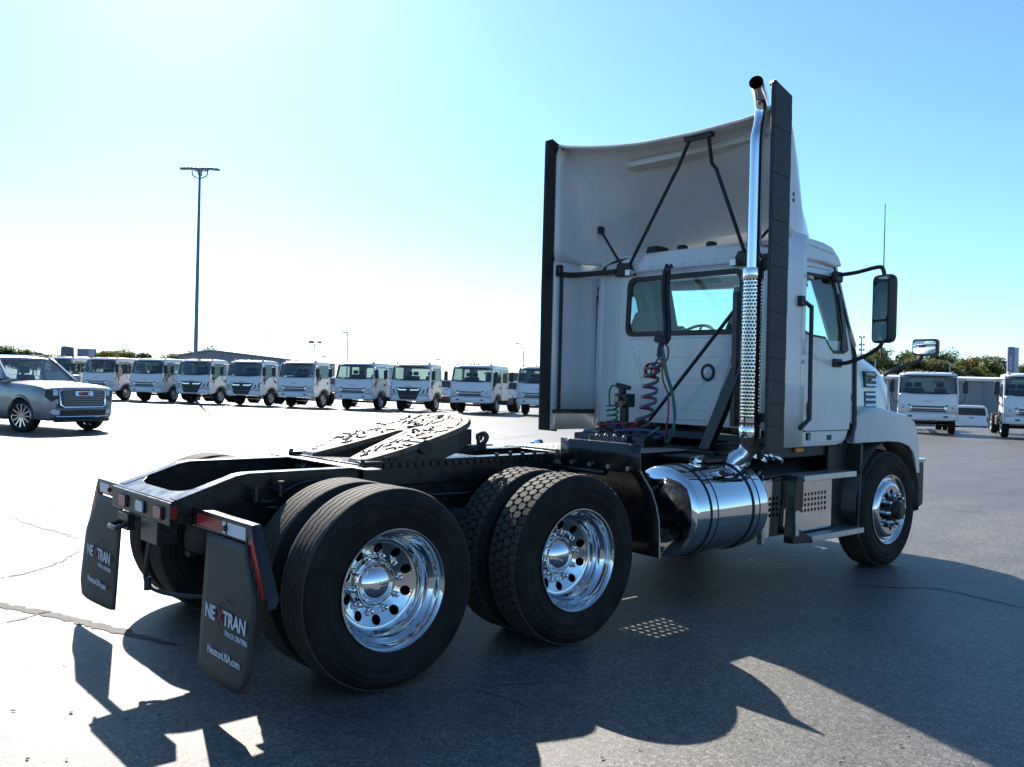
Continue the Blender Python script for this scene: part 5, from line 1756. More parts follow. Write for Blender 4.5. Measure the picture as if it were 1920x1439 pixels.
    # rear wall, floor, seats, dash
    MB().panel([(-0.97, 0.62), (0.97, 0.62), (0.97, 1.9), (0.93, 2.2), (-0.93, 2.2), (-0.97, 1.9)], [rrect(-0.62, 0.62, 1.52, 2.02, 0.06, 2)], lambda a, b, w_: (rear + w_, a, b), 0.03).build('rear_wall', M_TWHITE, t)
    MB().panel(rrect(-0.62, 0.62, 1.52, 2.02, 0.06, 2), [], lambda a, b, w_: (rear + 0.01 + w_, a, b), 0.004).build('rear_window', M_GLASS2, t)
    mb = MB()
    mb.b2(rear + 0.03, 0.95, -0.96, 0.96, 0.60, 0.72)
    mb.b2(-0.5, 0.45, -0.6, 0.6, 0.70, 0.98)
    mb.build('cab_floor', M_INT, t)
    da = MB().prism([(0.66, -0.95, 0.72), (0.66, -0.95, 1.30), (0.80, -0.95, 1.43), (1.00, -0.95, 1.42), (1.02, -0.95, 0.72)], (0, 1.9, 0)).build('dashboard', M_INT, t, bevel=0.02)
    MB().prism([(0.74, -0.72, 1.44), (0.74, -0.20, 1.44), (0.93, -0.12, 1.475), (0.93, -0.76, 1.475)], (0, 0, 0.006)).build('dash_sheet', M_ROOFW, da)  # pale sheet along the top of the dash
    for y in (0.46, -0.30, -0.62):
        mb = MB()
        mb.b2(-0.32, 0.12, y - 0.22, y + 0.22, 0.98, 1.14)
        mb.prism([(-0.30, y - 0.21, 1.1), (-0.42, y - 0.21, 1.66), (-0.32, y - 0.21, 1.68), (-0.16, y - 0.21, 1.1)], (0, 0.42, 0))
        mb.b2(-0.44, -0.35, y - 0.13, y + 0.13, 1.70, 1.88)
        mb.build('seat', M_INT, t, bevel=0.03)
    c = Vector((0.52, 0.46, 1.32))
    ax_ = Vector((-0.5, 0, 0.86)).normalized()
    e1_, e2_ = Vector((0, 1, 0)), ax_.cross(Vector((0, 1, 0)))
    MB().tube([c + (e1_ * cos(2 * pi * i / 24) + e2_ * sin(2 * pi * i / 24)) * 0.21 for i in range(24)], 0.014, 6, closed=True).build('steering_wheel', M_BLACK, t, 40)
    # bumper
    rows = []
    for z, o_ in ((0.50, -0.05), (0.515, 0.02), (0.60, 0.035), (0.72, 0.03), (0.745, 0.0)):
        rows.append([(1.13 + o_ - 0.22 * abs(-1 + i / 8) ** 6, (-1 + i / 8) * 1.01, z) for i in range(17)])
    bu = MB().grid(rows).build('bumper', M_TWHITE, t, 50, solid=0.02)
    for s in (1, -1):
        MB().prism([(0.44, s * 0.985, 0.55), (0.98, s * 1.0, 0.52), (0.98, s * 1.0, 0.74), (0.52, s * 0.985, 0.72)], (0, s * -0.02, 0)).build('bumper_wing', M_TWHITE, bu, bevel=0.006)
        MB().b2(-0.56, -0.44, s * 0.85, s * 0.97, 0.45, 0.62).build('step', M_BLACK, t, bevel=0.01)

    def fp(y, z, o_=0.0):
        return (cab_fx(z) - 0.13 * abs(y) ** 7 + o_, y, z)

    def fplate(poly, o_, name, m_, par=None):
        return MB().panel(poly, [], lambda a, b, w_: fp(a, b, o_ + w_), 0.012).build(name, m_, par or fr, 30)
    if kind == 'bars':
        for z0, z1, k in ((0.965, 1.02, 0.54), (0.865, 0.915, 0.52)):
            fplate([(-k, z0), (k, z0), (k + 0.05, z1), (-k - 0.05, z1)], 0.006, 'grille_slot', M_GRILLE)
        for s in (1, -1):
            fplate([(s * 0.56, 0.93), (s * 0.66, 0.90), (s * 0.64, 0.94), (s * 0.54, 0.985)], 0.008, 'grille_bar', M_CHROME)
            fplate([(s * 0.58, 1.03), (s * 0.70, 1.00), (s * 0.66, 1.05), (s * 0.6, 1.08)], 0.006, 'grille_slot', M_GRILLE)
            hl = fplate([(s * 0.68, 0.86), (s * 0.95, 0.86), (s * 0.97, 1.06), (s * 0.90, 1.10), (s * 0.74, 1.02)], 0.004, 'headlight', M_LENSW)
            MB().lathe([(0.055, 0.0), (0.05, 0.018), (0.02, 0.024), (0.001, 0.024)], lambda a, b, q, s=s: (cab_fx(0.95) - 0.05 + q, s * 0.80 + a, 0.945 + b), 16).build('lamp_bowl', M_BLACK, hl, 40)
            MB().b2(1.155, 1.17, s * 0.50, s * 0.66, 0.605, 0.665).build('fog_light', M_GRILLE, bu, bevel=0.008)
        fplate([(-0.62, 0.80), (0.62, 0.80), (0.60, 0.85), (-0.60, 0.85)], 0.006, 'grille_slot', M_GRILLE)
    else:
        g = fplate([(-0.46, 0.745), (0.46, 0.745), (0.62, 1.02), (0.66, 1.13), (-0.66, 1.13), (-0.62, 1.02)], 0.012, 'grille', M_GRILLE)
        MB().prism([(1.172, -0.50, 0.74), (1.172, 0.50, 0.74), (1.165, 0.40, 0.565), (1.165, -0.40, 0.565)], (0.012, 0, 0)).build('lower_grille', M_GRILLE, g)
        for s in (1, -1):
            fplate([(s * 0.10, 1.04), (s * 0.44, 1.04), (s * 0.60, 1.10), (s * 0.60, 1.075), (s * 0.48, 0.985), (s * 0.10, 0.985)], 0.026, 'grille_bar', M_CHROME, g)
            hl = fplate([(s * 0.70, 0.86), (s * 0.95, 0.88), (s * 0.97, 1.14), (s * 0.74, 1.02)], 0.004, 'headlight', M_GRILLE)
            fplate([(s * 0.78, 0.92), (s * 0.90, 0.93), (s * 0.91, 1.02), (s * 0.80, 0.98)], 0.018, 'lamp_bowl', M_LENSW, hl)
        for i in range(4):
            fplate([(-0.45, 0.80 + 0.045 * i), (0.45, 0.80 + 0.045 * i), (0.45, 0.812 + 0.045 * i), (-0.45, 0.812 + 0.045 * i)], 0.025, 'grille_slat', M_BLACK, g)
    o = link('lettering', ME_ISU, fr)
    o.matrix_local = Matrix.Translation((cab_fx(1.16) + 0.012, 0, 1.15)) @ Matrix(((0, 0, 1), (1, 0, 0), (0, 1, 0))).to_4x4()
    for y in (0.45, -0.25):                       # wipers
        MB().beam((cab_fx(1.48) + 0.03, y, 1.49), (cab_fx(1.53) + 0.02, y - 0.5, 1.54), 0.02, 0.015).build('wiper', M_BLACK, wsn)
    # bare chassis behind
    mb = MB()
    for s in (1, -1):
        mb.b2(-4.6, 0.9, s * 0.36, s * 0.43, 0.55, 0.75)
    for x in (-4.5, -2.6, -1.8, -0.9, 0.85):
        mb.b2(x - 0.04, x + 0.04, -0.36, 0.36, 0.58, 0.72)
    mb.build('chassis_frame', M_FRAME, t)
    MB().tube([(-3.35, -0.8, 0.39), (-3.35, 0.8, 0.39)], 0.07, 8).build('rear_axle', M_FRAME, t, 40)
    MB().tube([(0, -0.8, 0.36), (0, 0.8, 0.36)], 0.05, 8).build('front_axle', M_FRAME, t, 40)
    MB().b2(-2.6, -1.7, 0.46, 0.92, 0.36, 0.72).build('fuel_tank', M_BLACK, t, bevel=0.04)
    MB().b2(-2.5, -1.8, -0.92, -0.46, 0.36, 0.70).build('battery_box', M_BLACK, t, bevel=0.03)
    return t


def place_truck(src, P, label, rz=HEAD, group='white cab-over trucks parked in a row', first=False, wheel_left=True):
    left = Vector((-sin(rz), cos(rz), 0))
    o = Vector((P[0], P[1], 0)) - left * 0.97 * (1 if wheel_left else -1)
    if first:
        src.location = o
        src.rotation_euler = (0, 0, rz)
        src['label'] = label
        return src
    return dup(src, o, rz, label, group)


G1 = 'white cab-over trucks parked in a row'
bars_std = make_cabover('x', 'bars', False, G1)
bars_crew = make_cabover('x', 'bars', True, G1)
blk_std = make_cabover('x', 'black', False, G1)
place_truck(bars_crew, (24.7, 27.0), 'white crew cab truck with twin grille slots, right beside the tractor fairing edge', first=True)
place_truck(blk_std, (23.1, 29.6), 'white cab-over truck with large black grille between two crew cab trucks', first=True)
place_truck(bars_crew, (21.4, 31.8), 'white crew cab truck with twin grille slots left of a black-grille truck')
place_truck(bars_std, (19.75, 34.4), 'white short cab truck with twin grille slots, just below the far floodlights', first=True)
place_truck(blk_std, (18.3, 37.1), 'white truck with black grille, right-hand one of the adjoining black-grille pair')
place_truck(blk_std, (16.8, 39.7), 'white truck with black grille standing just right of the tall light pole')
place_truck(bars_crew, (15.3, 42.1), 'white crew cab truck with slotted grille just left of the tall light pole')
place_truck(bars_crew, (13.7, 44.6), 'white crew cab truck next to the grey car, front partly behind its bonnet')
place_truck(bars_std, (12.2, 47.0), 'white truck mostly hidden behind the windscreen of the grey car')
place_truck(bars_std, (26.75, 24.7), 'white cab-over truck half hidden by the black edge strip of the tractor fairing')
RZ2 = radians(-154)
G2 = 'white cab-over trucks right of the tractor'
p = yard(33.4, 16.5)
place_truck(bars_std, (p.x, p.y), 'white cab-over truck facing front beyond the tractor hood, amber roof lights', RZ2, G2)
p = yard(31.2, 19.2)
place_truck(bars_std, (p.x, p.y), 'white cab-over truck cut off by the right edge of the photo', RZ2, G2)

# ---- grey sport utility -------------------------------------------------------
def make_suv():
    t = thing('grey_suv', 'dark grey metallic large SUV driving in from the left, sun glinting on its bonnet', 'car')
    st = [(0.965, 0.70, 0.42, 1.02), (0.93, 0.80, 0.36, 1.06), (0.88, 0.90, 0.33, 1.10), (0.82, 0.96, 0.32, 1.13), (0.70, 0.99, 0.31, 1.16), (0.45, 1.01, 0.32, 1.19), (0.0, 1.02, 0.33, 1.215), (-0.5, 1.02, 0.33, 1.235), (-0.95, 1.02, 0.33, 1.25), (-2.0, 1.02, 0.33, 1.235), (-3.2, 1.02, 0.33, 1.235), (-3.95, 1.01, 0.36, 1.23), (-4.18, 0.96, 0.42, 1.22), (-4.25, 0.88, 0.5, 1.2)]
    rows = []
    for x, wd, zb, zt in st:
        pr = [(0.0, zb), (0.75, zb), (0.93, zb + 0.02), (0.985, zb + 0.12), (0.995, zb + 0.30), (1.0, zt - 0.40), (0.99, zt - 0.22), (0.965, zt - 0.09), (0.92, zt - 0.03), (0.80, zt - 0.005), (0.45, zt + 0.03), (0.0, zt + 0.035)]
        row = [(x, wd * k, z) for k, z in pr] + [(x, -wd * k, z) for k, z in reversed(pr[1:-1])]
        rows.append(row)
    mb = MB().grid(rows, wrap=True)
    n = len(rows[0])
    mb.add(rows[0], [tuple(range(n))])
    mb.add(rows[-1], [tuple(range(n - 1, -1, -1))])
    me = mb.mesh('body', M_SUV, 35)
    tmp = bpy.data.objects.new('body', me)
    COL.objects.link(tmp)
    cutm = MB()
    cuts = []
    for x in (0.0, -3.07):
        co = bpy.data.objects.new('cut', MB().cyl((x, -1.3, 0.40), (x, 1.3, 0.40), 0.47, n=40).mesh('cut', M_BLACK))
        COL.objects.link(co)
        mo = tmp.modifiers.new('b', 'BOOLEAN')
        mo.operation = 'DIFFERENCE'
        mo.object = co
        mo.solver = 'EXACT'
        cuts.append(co)
    bpy.context.view_layer.update()
    dg = bpy.context.evaluated_depsgraph_get()
    me2 = bpy.data.meshes.new_from_object(tmp.evaluated_get(dg))
    for o in cuts + [tmp]:
        bpy.data.objects.remove(o)
    me2.materials.clear()
    me2.materials.append(M_SUV)
    me2.polygons.foreach_set('use_smooth', [True] * len(me2.polygons))
    me2.set_sharp_from_angle(angle=radians(32))
    body = link('body', me2, t)
    MB().b2(-3.8, 0.8, -0.80, 0.80, 0.30, 0.9).build('underbody', M_BLACK, t, bevel=0.05)
    # glasshouse
    def sy(z):
        return 0.965 - 0.30 * max(0, z - 1.2)
    side = [(-0.62, 1.20), (-0.80, 1.28), (-1.42, 1.78), (-1.55, 1.86), (-3.85, 1.86), (-4.05, 1.75), (-4.2, 1.2)]
    w1 = [(-0.98, 1.29), (-1.52, 1.73), (-1.62, 1.77), (-1.98, 1.78), (-2.0, 1.28)]
    w2 = [(-2.10, 1.28), (-2.08, 1.78), (-2.92, 1.78), (-2.98, 1.28)]
    w3 = [(-3.08, 1.28), (-3.04, 1.78), (-3.72, 1.76), (-4.0, 1.34), (-4.0, 1.28)]
    for s in (1, -1):
        f = lambda off: (lambda a, b, w_: (a, s * (sy(b) + off - w_), b))
        MB().panel(side, [w1, w2, w3], f(0), 0.03).build('upper_side', M_SUV, t)
        for q in (w1, w2, w3):
            MB().panel(q, [], f(-0.01), 0.005).build('side_window', M_GLASS2, t)
        MB().tube([(a, s * (sy(b) + 0.004), b) for a, b in ((-0.7, 1.245), (-2.0, 1.255), (-4.1, 1.25))], 0.012, 6).build('window_trim', M_CHROME, t, 40)
        mr = part('door_mirror', t)
        MB().box((-1.0, s * 1.13, 1.33), (0.16, 0.26, 0.19)).build('mirror_housing', M_SUV, mr, bevel=0.05, seg=3)
        MB().b2(-1.083, -1.08, s * 1.02, s * 1.24, 1.25, 1.41).build('mirror_glass', M_MIRROR, mr)
        MB().b2(-1.0, -0.92, s * 0.95, s * 1.04, 1.25, 1.31).build('mirror_foot', M_BLACK, mr, bevel=0.01)
        MB().tube([(x, s * 1.024, z) for x, z in ((-0.98, 0.45), (-0.98, 1.2))], 0.005, 4).build('door_seam', M_BLACK, t)
        MB().tube([(x, s * 1.024, z) for x, z in ((-2.04, 0.45), (-2.04, 1.2))], 0.005, 4).build('door_seam', M_BLACK, t)
        for x in (-1.85, -2.85):
            MB().b2(x - 0.11, x + 0.11, s * 1.015, s * 1.045, 1.02, 1.05).build('door_handle', M_CHROME, t, bevel=0.008)
        MB().b2(-2.7, -0.5, s * 0.98, s * 1.10, 0.30, 0.34).build('running_board', M_BLACK, t, bevel=0.012)
        MB().tube([(-1.7, s * 0.70, 1.90), (-1.8, s * 0.70, 1.935), (-3.7, s * 0.70, 1.93), (-3.8, s * 0.70, 1.89)], 0.016, 6).build('roof_rail', M_CHROME, t, 40)
        MB().b2(-0.62, -0.38, s * 1.012, s * 1.026, 0.985, 1.02).build('fender_badge', M_CHROME, t, bevel=0.006)
        MB().lathe([(0.475, 0.0), (0.52, 0.006), (0.525, 0.0)], lambda a, b, q, s=s: (a, s * (1.012 + q), max(0.34, 0.40 + b)), 40).build('arch_trim', M_BLACK, t, 40)
    def w5(tt, v):
        y = tt * (0.93 * (1 - v) + 0.76 * v)
        return (-0.64 * (1 - v) - 1.46 * v + 0.10 * (1 - tt * tt) * (1 - v * 0.5), y, 1.245 * (1 - v) + 1.82 * v)
    wsn = MB().grid([[w5(-1 + i / 6, j / 5) for i in range(13)] for j in range(6)]).build('windscreen', M_GLASS2, t, 60)
    for s in (1, -1):
        MB().grid([[w5(s * (0.94 + 0.10 * i), -0.03 + 1.06 * j / 5) for i in range(2)] for j in range(6)]).build('a_pillar', M_SUV, t, 60, solid=0.05)
    MB().beam(w5(0.5, 0.03), w5(-0.05, 0.06), 0.02, 0.02).build('wiper', M_BLACK, wsn)
    MB().beam(w5(-0.15, 0.03), w5(-0.72, 0.06), 0.02, 0.02).build('wiper', M_BLACK, wsn)
    rows = []
    for x, z, k in ((-1.42, 1.80, 0.80), (-1.60, 1.87, 0.79), (-2.2, 1.905, 0.78), (-3.2, 1.91, 0.78), (-3.85, 1.88, 0.78), (-4.02, 1.80, 0.78)):
        rows.append([(x - (0.06 * (1 - abs(-1 + i / 6) ** 2) * (-1 if x > -1.7 else 0)), (-1 + i / 6) * k, z - 0.05 * abs(-1 + i / 6) ** 4) for i in range(13)])
    MB().grid(rows).build('roof', M_SUV, t, 60, solid=0.03)
    MB().prism([(-4.22, -0.9, 1.2), (-4.22, 0.9, 1.2), (-4.03, 0.75, 1.82), (-4.03, -0.75, 1.82)], (0.02, 0, 0)).build('tailgate_glass', M_GLASS2, t)
    mb = MB()
    mb.prism([(-0.62, -0.9, 1.20), (-0.75, -0.9, 1.26), (-1.05, -0.9, 1.28), (-1.15, -0.9, 1.0)], (0, 1.8, 0))
    mb.build('dashboard', M_BLACK, t)
    for y in (0.42, -0.42):
        mb = MB()
        mb.prism([(-1.95, y - 0.24, 0.7), (-2.2, y - 0.24, 1.40), (-2.08, y - 0.24, 1.42), (-1.8, y - 0.24, 0.8)], (0, 0.48, 0))
        mb.b2(-2.22, -2.12, y - 0.14, y + 0.14, 1.44, 1.64)
        mb.build('seat', M_INT, t, bevel=0.04)
    # front end
    def ff(a, b, o_):
        return (1.045 - 0.21 * abs(a) ** 3.2 - 0.16 * max(0, b - 0.8) + o_, a, b)
    g = MB().panel([(-0.52, 0.64), (0.52, 0.64), (0.60, 0.70), (0.62, 1.02), (0.56, 1.08), (-0.56, 1.08), (-0.62, 1.02), (-0.60, 0.70)], [], lambda a, b, w_: ff(a, b, w_), 0.02).build('grille', M_GRILLE, t, 30)
    mb = MB()
    edge = [(-0.52, 0.64), (0.52, 0.64), (0.60, 0.70), (0.62, 1.02), (0.56, 1.08), (-0.56, 1.08), (-0.62, 1.02), (-0.60, 0.70)]
    mb.tube([ff(a, b, 0.022) for a, b in edge], 0.022, 6, closed=True)
    mb.build('grille_surround', M_CHROME, g, 40)
    mb = MB()
    for i in range(9):
        z = 0.69 + i * 0.043
        for j in range(13):
            y = -0.54 + j * 0.09 + (0.045 if i % 2 else 0)
            if abs(y) < 0.55:
                mb.tube([ff(y - 0.04, z, 0.024), ff(y, z + 0.018, 0.03), ff(y + 0.04, z, 0.024)], 0.007, 4)
    o = mb.build('grille_mesh', M_SILVER, g)
    o['kind'] = 'stuff'
    tb = MB().panel([(-0.24, 0.925), (0.24, 0.925), (0.24, 1.04), (-0.24, 1.04)], [], lambda a, b, w_: ff(a, b, 0.03 + w_), 0.012).build('badge', M_CHROME, g)
    o = link('lettering', text_mesh('GMC', 0.12, M_RED, 0.006, 0, 0.004, 1.2), g)
    o.matrix_local = Matrix.Translation((1.075, 0, 0.94)) @ Matrix(((0, 0, 1), (1, 0, 0), (0, 1, 0))).to_4x4()
    for s in (1, -1):
        hl = MB().panel([(s * 0.64, 0.86), (s * 0.66, 1.07), (s * 0.90, 1.055), (s * 0.93, 0.90), (s * 0.80, 0.78)], [], lambda a, b, w_: ff(a, b, w_ - 0.005), 0.02).build('headlight', M_GRILLE, t, 30)
        MB().panel([(s * 0.66, 0.93), (s * 0.67, 1.06), (s * 0.76, 1.055), (s * 0.77, 0.93)], [], lambda a, b, w_: ff(a, b, 0.02 + w_), 0.012).build('lamp', M_LENSW, hl, 30)
        MB().panel([(s * 0.64, 0.46), (s * 0.62, 0.56), (s * 0.78, 0.60), (s * 0.84, 0.52), (s * 0.76, 0.46)], [], lambda a, b, w_: ff(a, b, 0.01 + w_), 0.02).build('fog_light', M_LENSW, t, 30)
    MB().panel([(-0.58, 0.44), (0.58, 0.44), (0.56, 0.55), (-0.56, 0.55)], [], lambda a, b, w_: ff(a, b, 0.005 + w_), 0.012).build('lower_intake', M_GRILLE, t, 30)
    for z in (0.60, 0.41):
        MB().tube([ff(-0.7 + 1.4 * i / 14, z, 0.012) for i in range(15)], 0.018, 6).build('bumper_trim', M_CHROME if z < 0.5 else M_SUV, t, 40)
    MB().b2(0.93, 1.03, -0.75, 0.75, 0.27, 0.36).build('skid_plate', M_BLACK, t, bevel=0.03)
    # wheels
    tyre = MB().lathe([(0.29, 0.10), (0.30, 0.125), (0.35, 0.135), (0.385, 0.125), (0.402, 0.10), (0.404, 0.0), (0.402, -0.10), (0.385, -0.125), (0.35, -0.135), (0.30, -0.125), (0.29, -0.10)], lambda a, b, q: (a, q, b), 40, close=True).mesh('tyre', M_TYRE, 40)
    mb = MB().lathe([(0.275, -0.08), (0.28, 0.09), (0.295, 0.125), (0.286, 0.13), (0.274, 0.118), (0.268, 0.06)], lambda a, b, q: (a, q, b), 40)
    for i in range(12):
        a = 2 * pi * i / 12
        mb.beam((0.05 * cos(a), 0.10, 0.05 * sin(a)), (0.275 * cos(a + 0.05), 0.113, 0.275 * sin(a + 0.05)), 0.042 if i % 2 else 0.03, 0.03, (0, 1, 0))
    mb.cyl((0, 0.07, 0), (0, 0.122, 0), 0.062, n=20)
    rim = mb.mesh('rim', M_ALU, 40)
    drum = MB().lathe([(0.26, 0.02), (0.001, 0.02)], lambda a, b, q: (a, q, b), 24).mesh('brake_disc', M_BLACK, 40)
    for x in (0.0, -3.07):
        for s in (1, -1):
            p = part('wheel', t, (x, s * 0.88, 0.402), (0, 0, (0 if s > 0 else pi) + (radians(15) if x == 0.0 else 0)))
            for n_, m_ in (('tyre', tyre), ('rim', rim), ('brake_disc', drum)):
                link(n_, m_, p)
    return t


suv = make_suv()
SUV_RZ = atan2(-FWH.y, -FWH.x) + radians(60)
suv.rotation_euler = (0, 0, SUV_RZ)
suv.location = yard(23.0, -11.6)

# ---- white van beyond the right-hand trucks -----------------------------------
def make_van():
    t = thing('white_van', 'white van seen from behind between the two right-hand trucks', 'van')
    W2, Hh = 0.92, 1.55
    rows = []
    for x, k, zt in ((0.0, 0.93, 1.48), (0.05, 1.0, 1.53), (2.6, 1.0, 1.55), (3.0, 0.98, 1.45)):
        pr = [(0.9, 0.32), (1.0, 0.40), (1.0, 0.95), (0.90, zt - 0.12), (0.80, zt - 0.02), (0.4, zt), (0, zt)]
        rows.append([(x, W2 * k * a, z) for a, z in pr] + [(x, -W2 * k * a, z) for a, z in reversed(pr[:-1])])
    mb = MB().grid(rows)
    mb.add(rows[0], [tuple(range(len(rows[0])))])
    mb.add(rows[-1], [tuple(range(len(rows[0])))])
    b = mb.build('body', M_TWHITE, t, 40)
    MB().prism([(3.0, -0.85, 0.4), (3.0, -0.85, 1.0), (3.9, -0.85, 0.9), (4.0, -0.85, 0.4)], (0, 1.7, 0)).build('bonnet', M_TWHITE, t, bevel=0.05)
    g = MB().panel(rpoly([(-0.80, 0.98), (0.80, 0.98), (0.70, 1.42), (-0.70, 1.42)], 0.06, 2), [], lambda a, b_, w_: (-0.012 + 0.06 * max(0, b_ - 1.3) - w_, a, b_), 0.012).build('rear_window', M_GRILLE, t)
    MB().panel(rrect(-0.13, 0.13, 0.80, 0.85, 0.01, 1), [], lambda a, b_, w_: (-0.002 - w_, a, b_), 0.02).build('tailgate_handle', M_BLACK, t)
    MB().b2(-0.08, 0.05, -0.90, 0.90, 0.34, 0.46).build('rear_bumper', M_TWHITE, t, bevel=0.03)
    for s in (1, -1):
        MB().b2(-0.012, 0.03, s * 0.83, s * 0.91, 0.62, 0.90).build('tail_light', M_LENSR, t, bevel=0.01)
        for x in (0.75, 3.1):
            p = part('wheel', t, (x, s * 0.78, 0.32), (0, 0, 0 if s > 0 else pi))
            MB().lathe([(0.19, 0.08), (0.30, 0.09), (0.32, 0.06), (0.32, -0.06), (0.30, -0.09), (0.19, -0.08)], lambda a, b_, q: (a, q, b_), 24, close=True).build('tyre', M_TYRE, p, 40)
            MB().lathe([(0.195, 0.075), (0.12, 0.05), (0.001, 0.05)], lambda a, b_, q: (a, q, b_), 20).build('rim', M_SILVER, p, 40)
    return t


van = make_van()
van.location = yard(54, 27.65)
van.rotation_euler = (0, 0, YAW - radians(26))

for px, dep, rz_, lab in ((838, 62, 40, 'white van in the gap between two trucks, by the black-grille truck near the fairing'),
                          (525, 66, 70, 'white van glimpsed left of the short cab truck under the floodlights'),
                          (628, 64, 55, 'white van glimpsed right of the short cab truck under the floodlights'),
                          (972, 60, 30, 'white van glimpsed behind the crew cab truck beside the fairing edge')):
    dup(van, yard(dep, dep * (px - 960) / FPX), YAW - radians(rz_), lab, 'white vans parked behind the truck row')


def brown_wall():
    t = thing('brick_building', 'low brown building behind the trucks, just left of the tractor fairing', 'building')
    t.location = yard(84, -2.2)
    t.rotation_euler = (0, 0, YAW - pi / 2 + radians(4))
    MB().b2(0, 9.5, 0, 7, -0.2, 2.15).build('wall', mat('brown_wall', (0.17, 0.115, 0.09), 0.8, var=0.15, vscale=1.5), t)
    MB().b2(-0.2, 9.7, -0.2, 7.2, 2.15, 2.32).build('roof', M_BUILD, t, bevel=0.02)
    for k in range(3):
        MB().b2(1.0 + 2.9 * k, 2.3 + 2.9 * k, -0.02, 0.02, 0.9, 1.8).build('window', M_GRILLE, t)


brown_wall()

# ---- buildings -------------------------------------------------------------------
def gable_building():
    t = thing('metal_building', 'low grey metal building with a shallow gable roof behind the row of trucks', 'building')
    o = yard(92, -34.2)
    t.location = o
    t.rotation_euler = (0, 0, YAW - pi / 2)          # local x to the right, y away
    L, D = 12.9, 16.0
    prof = [(0, 0), (L, 0), (L, 2.95), (3.3, 3.88), (0, 3.3)]
    mb = MB()
    # corrugated front wall: vertical ribs
    n = 64
    V, F = [], []
    for i in range(n * 2 + 1):
        x = L * i / (n * 2)
        zt = 3.3 + (3.88 - 3.3) * x / 3.3 if x < 3.3 else 3.88 + (2.95 - 3.88) * (x - 3.3) / (L - 3.3)
        y = 0.05 if i % 2 else 0.0
        V += [(x, y, -1), (x, y, zt)]
    F = [(2 * i, 2 * i + 2, 2 * i + 3, 2 * i + 1) for i in range(n * 2)]
    mb.add(V, F)
    mb.add([(0, 0, -1), (0, D, -1), (0, D, 3.3), (0, 0, 3.3)], [(0, 1, 2, 3)])
    mb.add([(L, 0, -1), (L, D, -1), (L, D, 2.95), (L, 0, 2.95)], [(0, 1, 2, 3)])
    mb.add([(0, D, -1), (L, D, -1), (L, D, 2.95), (3.3, D, 3.88), (0, D, 3.3)], [(0, 1, 2, 3, 4)])
    mb.build('wall', M_BUILD, t)
    rf = MB()
    rf.prism([(-0.25, -0.3, 3.27), (-0.25, D + 0.3, 3.27), (3.3, D + 0.3, 3.90), (3.3, -0.3, 3.90)], (0, 0, 0.10))
    rf.prism([(3.3, -0.3, 3.90), (3.3, D + 0.3, 3.90), (L + 0.25, D + 0.3, 2.94), (L + 0.25, -0.3, 2.94)], (0, 0, 0.10))
    rf.build('roof', M_ROOFW, t)
    for x in (1.6, 6.2):
        MB().b2(x, x + 3.0, -0.03, 0.04, -0.5, 2.5).build('roller_door', M_BUILD2, t)
    MB().cyl((8.9, 1.2, 3.2), (8.9, 1.2, 6.0), 0.05, n=6).build('roof_mast', M_POLE, t)


gable_building()


def shed():
    t = thing('grey_shed', 'long low grey ribbed shed with a pale roof edge behind the right-hand trucks', 'building')
    o = yard(61, 24.6)
    t.location = o
    t.rotation_euler = (0, 0, YAW - pi / 2 - radians(3))
    L, D, H_ = 13.5, 6.0, 3.15
    n = 90
    V = []
    for i in range(n * 2 + 1):
        V += [(L * i / (n * 2), 0.05 if i % 2 else 0.0, -0.3), (L * i / (n * 2), 0.05 if i % 2 else 0.0, H_)]
    mb = MB().add(V, [(2 * i, 2 * i + 2, 2 * i + 3, 2 * i + 1) for i in range(n * 2)])
    for x in (0, L):
        mb.add([(x, 0, -0.3), (x, D, -0.3), (x, D, H_), (x, 0, H_)], [(0, 1, 2, 3)])
    mb.add([(0, D, -0.3), (L, D, -0.3), (L, D, H_), (0, D, H_)], [(0, 1, 2, 3)])
    mb.build('wall', M_BUILD2, t)
    MB().prism([(-0.15, -0.18, H_), (L + 0.15, -0.18, H_), (L + 0.15, D + 0.2, H_ + 0.2), (-0.15, D + 0.2, H_ + 0.2)], (0, 0, 0.18)).build('roof', M_ROOFW, t, bevel=0.01)
    for k in range(6):
        MB().b2(1.0 + 2.1 * k, 1.06 + 2.1 * k, -0.05, -0.002, -0.3, H_).build('downpipe', M_BUILD, t)


shed()

# pylon sign, billboards, tank
def pylon():
    t = thing('pylon_sign', 'tall blue and grey pylon sign standing behind the shed at far right', 'sign')
    t.location = yard(80, 44.5)
    t.rotation_euler = (0, 0, YAW - pi / 2 - radians(20))
    MB().b2(-0.42, 0.10, -0.25, 0.25, 0, 6.5).build('panel', M_SIGNB, t, bevel=0.03)
    MB().b2(0.104, 0.46, -0.23, 0.23, 0, 6.45).build('side_panel', M_SIGNP, t, bevel=0.03)
    for k in range(5):
        MB().b2(-0.30, -0.10, -0.262, -0.252, 5.3 - 0.42 * k, 5.6 - 0.42 * k).build('sign_mark', M_SIGNP, t)
    MB().b2(-0.6, 0.65, -0.4, 0.4, -0.6, 0.2).build('plinth', M_BUILD, t)


pylon()


